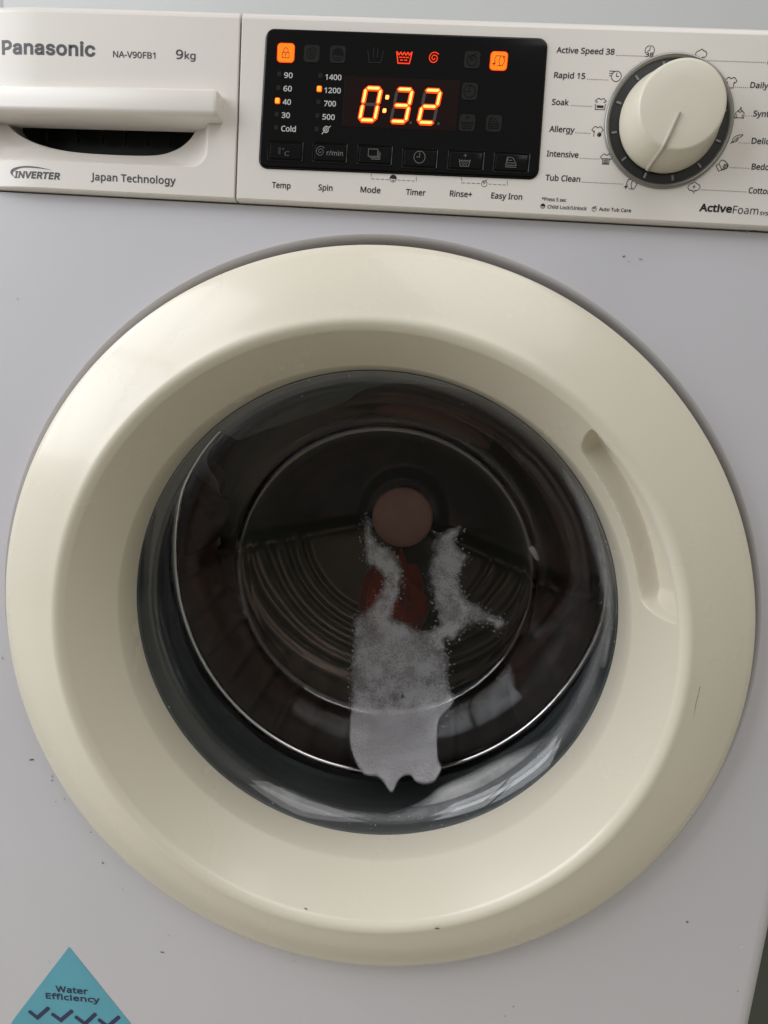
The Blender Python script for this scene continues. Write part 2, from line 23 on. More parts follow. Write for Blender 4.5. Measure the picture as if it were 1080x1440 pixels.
GLYPH_SANS={'*':(370,['131,208 71,240 150,346 28,356 37,418 165,381 150,510 216,510 203,381 332,418 341,356 218,346 298,240 240,208 183,326']),'+':(384,['167,75 167,213 34,213 34,261 167,261 167,400 216,400 216,261 349,261 349,213 216,213 216,75']),'-':(216,['27,154 27,206 189,206 189,154']),'/':(250,['7,0 185,480 243,480 64,0']),'0':(384,['191,-7 142,1 102,22 72,59 50,108 37,169 33,240 35,290 40,334 49,373 61,407 78,435 99,458 125,474 156,484 191,487 241,480 281,458 312,422 334,373 347,313 351,240 349,191 344,147 335,108 322,74 305,45 284,23 258,6 227,-3','191,44 224,49 249,65 268,92 281,130 289,180 291,240 289,300 281,349 268,388 249,415 224,431 191,437 159,431 133,415 115,388 102,349 95,300 92,240 95,180 102,131 115,93 133,65 159,49']),'1':(384,['181,0 181,335 181,381 183,418 164,400 142,381 91,339 60,379 189,480 238,480 238,0']),'2':(384,['32,0 32,49 158,176 219,240 257,296 264,315 268,334 269,355 267,380 259,400 246,415 229,427 208,434 185,436 162,435 142,430 123,424 69,390 38,430 102,470 128,479 155,484 185,486 226,482 262,471 291,452 312,427 325,396 330,359 328,334 323,311 314,288 271,224 207,155 107,56 107,54 349,54 349,0']),'3':(384,['162,-7 92,-1 30,19 30,75 95,51 163,43 202,46 233,54 256,68 271,87 281,110 284,138 280,165 268,186 249,202 222,213 189,220 150,222 103,222 103,273 150,273 187,275 217,284 240,298 257,316 267,338 271,363 268,385 260,403 247,417 230,428 208,434 183,437 159,435 136,431 117,425 62,396 33,437 96,471 123,480 152,485 183,486 229,483 266,471 294,453 315,428 327,400 331,367 328,337 319,312 304,290 284,274 260,261 232,253 232,250 267,243 296,231 318,214 333,192 343,166 346,136 344,110 337,85 326,62 311,42 291,25 266,11 237,1 202,-5']),'4':(384,['244,0 244,109 14,109 14,159 240,482 301,482 301,162 371,162 371,109 301,109 301,0','72,162 244,162 244,313 245,372 247,419 244,419 231,392 216,367']),'5':(384,['167,-7 97,0 42,19 42,75 101,52 167,44 200,46 229,55 253,69 271,89 282,115 285,147 282,176 273,200 257,219 234,233 203,242 165,244 122,241 83,234 54,253 72,480 312,480 312,426 122,426 111,287 142,291 185,294 231,290 270,278 302,257 326,229 341,195 346,153 341,107 325,68 299,36 263,12 219,-2']),'6':(384,['200,-7 171,-4 143,3 118,16 95,34 75,57 59,86 47,120 39,160 37,205 46,307 54,339 65,369 79,397 97,423 119,444 146,462 177,475 214,484 257,486 288,485 316,480 316,430 288,436 258,438 229,436 203,431 181,422 162,411 145,397 132,380 121,361 113,341 106,318 96,244 100,244 112,259 126,272 143,284 163,293 187,298 214,300 253,296 286,283 314,262 336,233 348,197 353,154 348,108 334,69 311,36 281,12 244,-2','199,43 226,46 249,55 268,70 283,92 291,120 294,154 292,183 284,207 271,227 253,242 230,251 201,254 181,252 163,248 146,241 132,231 120,220 110,208 103,194 98,180 97,166 108,108 117,91 128,75 142,61 159,51 178,45']),'7':(384,['91,0 288,426 30,426 30,480 351,480 351,434 156,0']),'8':(384,['193,-7 146,-3 106,8 75,27 51,53 38,85 33,122 34,143 39,162 47,179 83,221 132,251 110,265 90,281 73,299 59,320 51,344 48,372 50,395 57,416 67,434 81,450 98,463 118,473 141,480 165,485 191,486 231,483 265,473 295,457 317,434 331,406 335,371 334,353 330,336 323,321 289,283 244,254 298,222 336,181 344,164 349,145 351,124 346,87 332,55 308,29 276,9 238,-3','194,277 253,312 266,328 274,347 277,369 274,390 266,407 253,421 236,431 215,437 191,439 168,437 147,431 130,421 117,407 109,390 106,369 107,354 111,340 118,328 150,299','192,40 222,43 247,51 267,63 281,80 290,100 293,124 290,146 281,165 265,182 245,196 221,210 192,222 181,226 154,213 132,199 114,183 101,165 93,145 91,122 93,100 102,80 116,63 135,51 161,43']),'9':(384,['129,-7 98,-5 69,0 69,50 128,42 157,43 183,49 205,57 224,69 240,83 254,99 265,118 274,138 280,161 289,235 285,235 274,221 260,207 243,196 222,187 199,181 171,179 133,184 99,196 72,217 50,246 38,282 34,324 36,356 42,385 53,411 67,433 85,452 106,467 130,478 157,484 187,486 216,484 244,476 269,463 292,445 312,422 328,393 340,359 347,320 349,275 340,173 332,141 322,110 307,82 289,57 267,35 240,17 208,4 171,-4','184,226 205,227 223,231 240,239 254,248 266,259 276,272 284,286 288,299 289,314 278,371 269,388 258,404 244,418 227,428 208,434 187,437 161,433 138,424 119,409 104,387 95,359 92,325 95,296 102,272 115,252 132,237 155,229']),'A':(429,['0,0 187,482 242,482 428,0 366,0 308,148 118,148 61,0','138,202 290,202 236,347 230,367 221,396 214,419 203,378 193,347']),'B':(436,['65,0 65,480 202,480 257,477 303,468 338,453 364,431 379,400 384,361 382,334 374,311 361,290 343,274 320,262 293,255 293,251 348,234 363,224 376,212 386,197 394,180 399,160 400,136 395,96 380,63 356,36 322,16 282,4 234,0','126,275 214,275 251,278 279,284 299,295 312,310 319,330 322,354 319,378 309,397 294,411 272,420 242,426 205,428 126,428','126,51 222,51 261,54 290,62 311,76 325,94 333,116 336,141 333,165 324,185 310,202 288,215 257,222 218,225 126,225']),'C':(424,['261,-7 215,-3 174,7 139,24 109,46 85,75 65,109 52,149 44,192 41,240 44,287 53,330 67,368 88,403 114,431 146,455 183,472 225,483 271,486 320,483 364,474 404,458 379,407 330,425 271,433 223,427 182,410 149,381 124,343 110,296 105,240 109,184 123,137 146,98 178,69 219,52 270,46 330,52 385,65 385,13 329,-2']),'D':(490,['65,0 65,480 213,480 259,477 301,468 338,453 371,432 398,406 420,374 436,336 446,293 449,244 442,170 420,109 383,61 333,27 272,7 199,0','126,52 191,52 299,73 364,136 385,242 380,301 364,348 338,383 302,408 258,423 204,428 126,428']),'E':(373,['65,0 65,480 333,480 333,426 126,426 126,277 321,277 321,224 126,224 126,53 333,53 333,0']),'F':(348,['65,0 65,480 333,480 333,426 126,426 126,257 320,257 320,203 126,203 126,0']),'I':(228,['27,0 27,35 83,48 83,431 27,445 27,480 200,480 200,445 144,431 144,48 200,35 200,0']),'J':(183,['-3,-128 -31,-125 -52,-119 -52,-68 -30,-73 -4,-75 28,-68 52,-44 62,3 62,480 122,480 122,7 118,-35 107,-69 88,-95 63,-113 32,-124']),'L':(352,['65,0 65,480 126,480 126,54 335,54 335,0']),'M':(609,['65,0 65,480 154,480 302,87 305,87 455,480 544,480 544,0 484,0 484,295 486,364 489,420 486,420 326,0 277,0 119,420 116,420 120,364 121,291 121,0']),'N':(510,['65,0 65,480 135,480 391,83 394,83 392,115 390,162 389,209 389,480 445,480 445,0 375,0 118,398 116,398 119,340 121,268 121,0']),'P':(406,['65,0 65,480 192,480 249,475 295,463 329,443 353,415 367,380 372,338 370,313 364,288 354,264 340,243 320,224 294,208 263,196 225,189 181,187 126,187 126,0','126,238 174,238 216,241 250,248 276,261 295,279 306,304 310,336 306,364 296,387 280,405 257,418 225,425 187,428 126,428']),'R':(418,['65,0 65,480 197,480 252,476 296,464 329,446 353,419 367,385 372,343 370,319 366,298 358,279 348,264 336,250 322,239 276,215 408,0 337,0 221,198 126,198 126,0','126,249 197,249 233,252 261,259 283,272 298,290 307,313 310,340 306,369 297,391 281,407 259,418 230,425 194,427 126,427']),'S':(369,['166,-7 91,-1 34,16 34,74 94,54 169,46 201,48 228,55 249,66 265,82 274,101 277,123 267,163 232,192 164,222 126,238 96,256 72,276 54,300 44,329 40,364 42,388 49,410 60,429 74,446 92,460 114,471 138,480 165,485 193,486 266,479 326,459 307,408 253,426 192,433 165,431 142,425 124,414 112,400 104,383 101,363 111,323 144,294 206,267 278,233 296,221 310,207 322,191 330,173 335,152 337,128 332,89 317,56 291,29 256,9 215,-3']),'T':(373,['156,0 156,426 7,426 7,480 366,480 366,426 217,426 217,0']),'U':(491,['243,-7 188,-1 143,15 107,42 81,78 66,121 60,171 60,480 121,480 121,169 124,133 135,102 152,78 176,60 208,49 246,46 286,50 317,61 341,80 357,106 367,135 370,169 370,480 430,480 430,169 428,137 421,107 410,80 394,55 373,34 348,16 318,4 283,-4']),'V':(403,['171,0 0,480 63,480 171,172 189,117 201,67 214,117 232,173 339,480 403,480 232,0']),'W':(624,['135,0 8,480 71,480 146,187 160,127 169,73 179,130 194,190 279,480 341,480 429,188 445,127 455,73 465,127 479,187 553,480 616,480 488,0 427,0 334,314 323,353 314,388 310,409 303,372 287,312 196,0']),'Y':(380,['160,0 160,183 0,480 66,480 190,244 315,480 380,480 220,186 220,0']),'a':(377,['144,-7 114,-4 86,5 63,19 45,40 34,67 31,100 36,133 50,161 73,183 106,200 150,210 203,215 265,217 265,238 262,265 256,286 245,301 230,311 212,316 190,318 136,310 89,291 71,335 126,357 193,366 233,363 266,353 291,337 308,314 319,283 322,245 322,0 279,0 268,51 265,51 249,33 233,19 216,7 196,0 173,-5','158,41 187,44 212,52 234,66 251,86 261,112 264,144 264,176 211,174 171,170 140,163 118,152 103,138 95,121 92,99 94,81 100,66 110,55 124,47 140,43']),'b':(413,['228,-7 201,-5 178,0 158,9 142,20 128,32 116,46 111,46 99,0 57,0 57,510 116,510 116,386 115,344 113,312 116,312 128,327 142,339 158,351 178,359 201,364 228,366 269,361 305,345 335,319 358,283 372,237 376,180 372,123 358,77 335,40 305,14 269,-1','219,42 248,46 273,58 291,78 304,105 312,139 315,181 304,256 272,302 218,317 183,313 157,302 138,284 126,258 119,224 116,182 116,179 119,138 126,105 138,78 157,58 184,46']),'c':(322,['201,-7 171,-5 143,2 117,13 93,28 74,48 58,73 46,103 39,138 37,178 39,220 47,256 59,286 76,311 96,332 119,347 146,358 174,365 206,367 259,361 300,347 282,298 244,310 204,315 145,300 110,254 98,179 101,139 110,105 124,79 144,60 170,48 201,44 253,50 294,65 294,13 254,-2']),'d':(413,['185,-7 143,-2 107,14 77,40 55,76 41,123 37,179 41,236 55,283 78,319 108,346 144,361 185,367 211,365 234,360 254,351 297,314 301,314 299,339 297,367 297,510 356,510 356,0 308,0 300,48 297,48 285,34 271,21 254,9 234,0 211,-5','194,42 228,46 255,56 274,74 287,98 295,129 298,168 298,179 295,220 288,254 275,282 256,302 229,314 193,318 164,313 140,301 122,280 109,252 101,218 98,178 101,138 109,105 122,78 141,58 165,46']),'e':(379,['210,-7 177,-4 147,3 120,14 96,30 75,51 59,76 47,106 39,140 37,177 39,215 46,249 57,279 72,305 90,326 112,344 138,357 166,364 196,367 226,364 252,358 276,347 296,331 313,312 327,290 337,264 343,235 345,204 345,169 98,169 102,131 113,100 129,76 152,58 180,47 213,44 274,50 328,69 328,17 274,-1','99,216 283,216 280,244 273,269 262,290 245,306 223,315 195,318 169,315 147,306 129,291 114,271 105,245']),'f':(231,['73,0 73,314 10,314 10,342 73,362 73,383 77,425 87,458 104,483 127,500 156,510 190,514 229,510 260,502 244,455 220,462 191,465 173,463 158,457 147,446 139,430 134,409 132,383 132,360 223,360 223,314 132,314 132,0']),'g':(413,['195,-161 145,-159 102,-151 65,-138 65,-84 103,-100 148,-109 198,-112 227,-109 251,-100 271,-85 286,-65 295,-40 298,-11 298,3 298,27 300,48 297,48 268,17 231,-1 185,-7 142,-1 106,15 76,42 54,79 41,125 37,179 41,233 54,278 76,316 106,344 142,361 185,367 208,365 229,361 249,353 267,343 283,329 298,312 301,312 309,360 356,360 356,-6 352,-53 338,-92 317,-122 286,-144 245,-157','194,42 227,45 253,55 273,71 287,94 295,126 298,165 298,179 295,224 287,259 273,285 252,303 226,313 193,317 165,313 142,301 123,281 109,254 101,220 98,179 101,138 109,104 123,77 141,57 165,46']),'h':(415,['57,0 57,510 116,510 116,361 113,310 117,310 130,327 146,341 164,352 185,360 206,364 229,366 269,363 302,352 328,335 346,310 357,276 361,234 361,0 302,0 302,230 293,278 266,307 222,317 186,313 158,302 139,283 126,257 119,225 116,186 116,0']),'i':(173,['87,420 62,429 57,436 54,446 52,457 54,469 57,479 62,486 87,495 111,486 117,479 120,469 122,457 120,446 117,436 111,429','57,0 57,360 116,360 116,0']),'k':(359,['57,0 57,510 116,510 116,244 115,216 113,185 116,185 128,201 144,221 158,238 273,360 343,360 197,206 353,0 281,0 156,168 116,132 116,0']),'l':(173,['57,0 57,510 116,510 116,0']),'m':(628,['57,0 57,360 105,360 113,311 117,311 129,328 144,342 162,353 182,361 202,365 223,367 273,360 310,340 333,306 336,306 350,325 366,340 386,352 407,360 429,365 452,367 489,363 520,353 543,335 560,310 570,277 574,234 574,0 515,0 515,232 507,279 483,308 442,317 410,314 385,304 367,287 355,264 347,234 345,199 345,0 286,0 286,232 278,279 253,308 212,317 180,313 155,302 137,283 125,258 118,226 116,187 116,0']),'n':(415,['57,0 57,360 105,360 113,311 117,311 130,328 146,342 165,353 186,361 208,365 230,367 270,363 302,353 328,335 346,310 357,277 361,234 361,0 302,0 302,230 293,278 266,307 222,317 186,313 158,302 139,283 126,258 119,226 116,187 116,0']),'o':(406,['202,-7 172,-4 143,3 117,15 94,32 75,53 58,79 46,109 39,143 37,181 42,236 57,282 82,318 116,345 156,361 204,367 236,364 264,357 290,345 314,328 333,307 349,282 361,252 368,218 370,181 365,126 350,79 325,42 291,15 250,-1','203,42 237,46 263,59 283,80 298,107 306,141 309,181 306,220 298,253 283,281 263,301 236,313 203,317 169,313 143,301 123,281 109,253 101,220 98,181 101,141 109,107 123,80 143,59 170,46']),'p':(413,['57,-161 57,360 105,360 113,311 116,311 128,326 142,339 158,351 178,360 201,365 228,367 270,362 305,346 335,320 358,284 372,238 376,181 372,124 358,78 335,41 305,14 269,-1 228,-7 202,-5 179,0 159,9 116,46 112,46 115,17 116,-13 116,-161','219,42 240,44 258,50 273,60 286,74 296,90 305,110 315,181 312,220 304,253 291,280 272,301 248,313 218,317 185,314 159,303 140,286 127,262 119,231 116,192 116,181 119,140 126,106 138,78 157,58 184,46']),'r':(277,['57,0 57,360 105,360 112,294 115,294 128,313 143,330 160,345 179,357 201,364 225,367 247,366 267,363 260,308 241,312 221,313 203,311 186,306 169,298 154,286 141,272 131,256 123,236 118,215 116,192 116,0']),'s':(322,['148,-7 83,-1 35,16 35,70 87,50 149,41 176,43 198,47 214,55 225,66 232,79 234,94 227,118 200,140 146,164 86,191 48,223 40,237 36,253 34,271 38,299 51,323 72,342 99,356 132,364 169,367 231,360 284,343 264,296 216,312 165,318 143,317 124,313 110,307 99,298 93,287 91,275 99,249 129,229 183,206 242,180 279,147 286,133 290,118 291,99 287,67 274,41 253,20 224,5 189,-4']),'t':(242,['167,-7 115,3 100,11 87,22 77,37 68,55 63,78 62,105 62,314 11,314 11,343 62,366 86,443 121,443 121,360 225,360 225,314 121,314 121,106 123,86 128,70 137,57 148,49 162,43 177,42 205,44 228,49 228,4 201,-4']),'u':(415,['184,-7 144,-3 111,7 86,25 68,49 57,83 53,124 53,360 113,360 113,128 122,81 148,52 193,42 229,46 256,57 276,76 289,102 296,134 299,173 299,360 358,360 358,0 310,0 301,48 298,48 285,31 269,17 250,6 229,-1 207,-5']),'v':(341,['136,0 0,360 63,360 140,148 151,115 162,80 169,52 171,52 179,81 190,116 201,148 278,360 341,360 204,0']),'y':(342,['56,-161 28,-160 7,-156 7,-109 25,-111 47,-113 66,-111 83,-105 97,-95 108,-82 118,-67 127,-49 146,-1 1,360 64,360 142,155 160,104 172,57 175,57 187,101 206,156 279,360 343,360 187,-50 174,-81 157,-108 139,-131 116,-148 89,-158']),'°':(403,['64,0 64,480 339,480 339,0','98,34 306,34 306,445 98,445']),' ':(187,[])}
GLYPH_GROTESK={'P':(445,['60,0 60,509 235,509 272,506 305,499 332,487 356,471 375,452 390,430 400,404 407,377 409,348 407,318 400,291 390,265 375,243 356,223 332,207 305,195 272,188 235,186 125,186 125,0','125,242 109,242 233,242 257,244 279,248 297,256 312,266 324,279 333,294 339,310 343,328 344,348 343,367 339,385 333,402 324,416 312,428 297,439 279,446 257,451 232,452 125,452']),'a':(389,['160,-9 137,-7 115,-3 94,5 76,15 60,29 48,45 38,63 32,84 30,108 32,128 36,146 43,161 53,174 64,184 78,193 125,211 178,220 234,227 265,235 271,240 274,246 276,255 276,257 267,297 240,322 196,331 149,322 118,301 100,274 41,291 51,313 64,331 79,346 95,358 114,368 133,375 194,384 239,379 286,360 300,350 312,336 322,320 330,301 335,278 337,251 337,0 277,0 277,52 272,52 252,25 215,1','170,45 192,47 211,51 228,59 242,68 254,80 263,93 270,108 274,122 276,138 276,190 259,182 231,176 200,171 175,168 134,159 103,139 97,130 93,118 92,105 102,72 130,52']),'n':(410,['114,227 114,0 53,0 53,379 112,379 112,287 102,287 116,319 132,344 152,362 175,374 200,382 227,384 252,383 275,377 295,369 313,356 328,340 341,321 350,298 355,271 357,240 357,0 296,0 296,235 293,263 286,286 273,304 256,318 235,326 210,329 192,328 176,324 161,317 147,308 136,297 126,283 119,266 115,248']),'o':(415,['207,-8 174,-5 144,3 117,16 93,35 72,58 56,85 44,116 37,150 34,187 37,225 44,260 56,291 72,318 93,341 117,360 144,374 174,382 207,384 241,382 271,374 299,360 323,341 343,318 359,291 371,260 379,225 381,187 379,150 371,116 359,85 343,58 323,35 299,16 271,3 241,-5','207,46 231,49 252,55 270,66 285,80 298,97 307,117 314,139 318,163 319,187 318,212 314,236 307,258 298,278 285,296 270,310 252,321 231,328 207,330 184,328 163,321 145,310 130,296 118,278 108,258 102,236 98,212 96,187 98,163 102,139 108,117 118,97 130,80 145,66 163,55 184,49']),'s':(365,['182,-8 157,-7 133,-3 112,3 93,12 76,24 62,38 50,54 41,73 36,94 94,107 101,87 111,72 124,60 141,52 160,47 181,45 206,47 227,53 244,62 258,74 265,88 268,103 266,115 262,126 254,136 243,144 229,150 212,155 149,170 118,180 92,192 72,208 58,227 50,249 47,274 49,295 55,314 65,332 79,347 95,360 115,370 137,378 161,383 187,384 212,383 234,379 254,372 271,363 286,352 299,339 324,290 268,277 262,291 254,304 243,316 228,325 210,331 187,333 166,331 147,326 131,317 119,305 111,292 109,277 110,264 115,253 124,243 172,223 229,209 261,200 287,187 306,171 320,153 328,131 331,107 329,85 323,65 312,47 298,31 281,18 260,6 236,-2 210,-7']),'i':(167,['53,0 53,379 114,379 114,0','84,443 73,444 63,448 54,455 47,463 43,472 41,483 43,494 47,504 54,512 63,518 73,522 84,524 95,522 105,518 114,512 121,504 125,494 126,483 125,472 121,463 114,455 105,448 95,444']),'c':(396,['207,-8 174,-5 144,3 117,16 93,35 72,58 56,85 44,116 37,150 34,187 37,225 44,260 56,291 72,318 93,341 117,360 144,374 174,382 207,384 260,377 305,356 340,322 362,277 303,262 290,289 270,311 242,325 207,330 184,328 163,321 145,310 130,296 118,278 108,258 102,236 98,212 96,187 98,163 102,139 108,117 118,97 130,80 145,66 163,55 184,49 207,46 243,52 271,66 292,89 304,117 363,102 341,56 306,21 261,-1'])}

# ------------------------------------------------------------------ camera, world, lights
sc = bpy.context.scene
COL = sc.collection
cx, cy, cz, pitch, yaw, roll, fpx = CAM
f = Vector((0, math.cos(pitch), -math.sin(pitch))); u = Vector((0, math.sin(pitch), math.cos(pitch))); r = Vector((1, 0, 0))
Rz = Matrix.Rotation(yaw, 3, 'Z')
f, u, r = Rz @ f, Rz @ u, Rz @ r
r, u = math.cos(roll)*r + math.sin(roll)*u, -math.sin(roll)*r + math.cos(roll)*u
cam = bpy.data.cameras.new('camera')
cam.sensor_fit = 'VERTICAL'; cam.sensor_height = 36.0; cam.lens = fpx/1440*36.0
cam.clip_start = .01; cam.clip_end = 50
camo = bpy.data.objects.new('camera', cam); COL.objects.link(camo)
M4 = Matrix((r, u, -f)).transposed().to_4x4(); M4.translation = (cx, cy, cz)
camo.matrix_world = M4
sc.camera = camo

world = bpy.data.worlds.new('World'); sc.world = world; world.use_nodes = True
bg = world.node_tree.nodes['Background']
bg.inputs[0].default_value = (1.0, .985, .955, 1); bg.inputs[1].default_value = .44

def area(name, loc, target, sx, sy, power, col):
    l = bpy.data.lights.new(name, 'AREA'); l.shape = 'RECTANGLE'; l.size = sx; l.size_y = sy
    l.energy = power; l.color = col
    o = bpy.data.objects.new(name, l); COL.objects.link(o)
    o.location = loc
    d = Vector(target) - Vector(loc)
    o.rotation_euler = d.to_track_quat('-Z', 'Y').to_euler()
    return o
# the room's window up on the left, six panes, and the pale ceiling's light
wc = Vector((-1.32, -.52, .80)); wt = Vector((0, 0, .05))
wd = (wt-wc).normalized(); wr = wd.cross(Vector((0, 0, 1))).normalized(); wu = wr.cross(wd)
for i in range(3):
    for j in range(2):
        p = wc + wr*(i-1)*.44 + wu*(j-.5)*.62
        area('window_light', p, p+wd, .40, .57, 3.5, (.93, .97, 1.0))
area('ceiling_light', (.66, -.72, 1.58), (.1, 0, .1), 1.6, 1.2, 14.2, (1.0, .99, .975))
sc.view_settings.view_transform = 'Standard'; sc.view_settings.look = 'None'
sc.view_settings.exposure = .09; sc.view_settings.gamma = 1
sc.render.engine = 'CYCLES'
sc.cycles.max_bounces = 10; sc.cycles.transparent_max_bounces = 24; sc.cycles.glossy_bounces = 5
sc.cycles.caustics_reflective = False; sc.cycles.caustics_refractive = True

# ------------------------------------------------------------------ materials
def mat(name, col, rough=.4, metal=0., spec=.5, coat=0., coat_rough=.05, var=0., vscale=12., bump=0., bscale=300., sheen=0.):
    m = bpy.data.materials.new(name); m.use_nodes = True
    nt = m.node_tree; b = nt.nodes['Principled BSDF']
    b.inputs['Base Color'].default_value = (*col, 1); b.inputs['Roughness'].default_value = rough
    b.inputs['Metallic'].default_value = metal; b.inputs['Specular IOR Level'].default_value = spec
    b.inputs['Coat Weight'].default_value = coat; b.inputs['Coat Roughness'].default_value = coat_rough
    if sheen: b.inputs['Sheen Weight'].default_value = sheen
    if var or bump:
        tc = nt.nodes.new('ShaderNodeTexCoord')
        if var:
            n = nt.nodes.new('ShaderNodeTexNoise'); n.inputs['Scale'].default_value = vscale; n.inputs['Detail'].default_value = 6
            nt.links.new(tc.outputs['Object'], n.inputs['Vector'])
            rp = nt.nodes.new('ShaderNodeValToRGB')
            rp.color_ramp.elements[0].position = .3; rp.color_ramp.elements[1].position = .7
            rp.color_ramp.elements[0].color = (*[c*(1-var) for c in col], 1)
            rp.color_ramp.elements[1].color = (*[min(1, c*(1+var)) for c in col], 1)
            nt.links.new(n.outputs['Fac'], rp.inputs['Fac']); nt.links.new(rp.outputs['Color'], b.inputs['Base Color'])
            mp = nt.nodes.new('ShaderNodeMapRange'); mp.inputs['To Min'].default_value = rough*.72; mp.inputs['To Max'].default_value = rough*1.35
            nt.links.new(n.outputs['Fac'], mp.inputs['Value']); nt.links.new(mp.outputs['Result'], b.inputs['Roughness'])
        if bump:
            n2 = nt.nodes.new('ShaderNodeTexNoise'); n2.inputs['Scale'].default_value = bscale; n2.inputs['Detail'].default_value = 3
            nt.links.new(tc.outputs['Object'], n2.inputs['Vector'])
            bp = nt.nodes.new('ShaderNodeBump'); bp.inputs['Strength'].default_value = bump; bp.inputs['Distance'].default_value = .0006
            nt.links.new(n2.outputs['Fac'], bp.inputs['Height']); nt.links.new(bp.outputs['Normal'], b.inputs['Normal'])
    return m

def emit(name, col, s):
    m = bpy.data.materials.new(name); m.use_nodes = True; nt = m.node_tree
    b = nt.nodes['Principled BSDF']; b.inputs['Base Color'].default_value = (*[c*.04 for c in col], 1); b.inputs['Specular IOR Level'].default_value = .1
    b.inputs['Emission Color'].default_value = (*col, 1); b.inputs['Emission Strength'].default_value = s
    return m

ENAMEL = mat('white_enamel', (.578, .564, .604), .38, spec=.3, var=.018, vscale=7, bump=.05, bscale=900)
CREAM = mat('cream_plastic', (.715, .66, .555), .26, spec=.5, coat=.14, coat_rough=.06, var=.015, vscale=9, bump=.02, bscale=700)
FASCIA = mat('warm_grey_plastic', (.72, .675, .635), .3, spec=.5, var=.012, vscale=10, bump=.03, bscale=900)
KNOBM = mat('knob_plastic', (.68, .635, .535), .3, spec=.5, bump=.03, bscale=900)
DARKP = mat('dark_plastic', (.012, .012, .012), .5, var=.2, vscale=40)
DIALM = mat('black_dial_plastic', (.014, .014, .014), .28, bump=.03, bscale=600)
BEZEL = mat('grey_bezel_metal', (.25, .24, .22), .35, metal=.6)
TICKM = mat('grey_tick', (.21, .205, .195), .5)
BLACKG = mat('black_gloss', (.0025, .0022, .0023), .12, spec=.16, bump=.01, bscale=300)
SCREEN = mat('smoked_screen', (.011, .0035, .0035), .4, spec=.1)
PRINT = mat('dark_print', (.02, .019, .021), .5, spec=.2)
PRINTB = mat('navy_print', (.045, .04, .055), .45)
WPRINT = mat('pale_print', (.55, .54, .53), .5)
GPRINT = mat('grey_print', (.12, .115, .115), .5)
DPRINT = mat('dim_print', (.055, .052, .052), .5)
DTILE = mat('unlit_tile', (.017, .016, .016), .5, spec=.1)
DMARK = mat('unlit_mark', (.003, .003, .003), .5, spec=.1)
SEGOFF = mat('unlit_segment', (.045, .03, .026), .5)
SEGON = emit('lit_segment', (1.0, .225, .05), 4.6)
SEGGLOW = emit('display_bloom', (1.0, .06, .004), 1.7)  # emission that imitates the red bloom round lit display parts
LEDON = emit('lit_indicator', (1.0, .19, .015), 3.0)
TILEON = emit('lit_tile', (1.0, .17, .006), 1.5)
REDON = emit('lit_red_icon', (1.0, .055, .012), 1.15)
TILEMARK = mat('lit_tile_mark', (.10, .012, .003), .6)
RUBBER = mat('grey_rubber', (.078, .090, .092), .42, spec=.4, var=.12, vscale=20)
STEEL = mat('drum_steel', (.19, .165, .15), .30, metal=.85, var=.15, vscale=14, bump=.06, bscale=60)
LIPM = mat('bright_steel_lip', (.55, .54, .53), .22, metal=1.)
HUBM = mat('copper_tinted_hub', (.95, .48, .385), .55, var=.12, vscale=30)
STICK = mat('teal_sticker', (.09, .36, .47), .42, var=.05, vscale=30)
STICKP = mat('navy_sticker_print', (.012, .016, .085), .5)
WALLM = mat('pale_wall_paint', (.50, .505, .50), .6, var=.03, vscale=3, bump=.15, bscale=60)
BOUNCEFL = mat('pale_bounce_floor', (.70, .64, .54), .5, var=.06, vscale=6)  # pale colour for the added strip that bounces light up
FLOORM = mat('dark_floor_tile', (.085, .093, .07), .55, var=.15, vscale=5, bump=.1, bscale=40)
WHITEP = mat('white_pipe_plastic', (.78, .78, .77), .35, bump=.02)
CLOTHM = mat('dark_red_cloth', (.50, .045, .014), .85, spec=.2, var=.25, vscale=25, bump=.6, bscale=500, sheen=.3)
SPK = [mat('black_scuff', (.02, .02, .02), .7), mat('brown_speck', (.10, .07, .05), .7), mat('pale_scuff', (.30, .28, .25), .6), mat('white_chip', (.85, .85, .83), .5)]

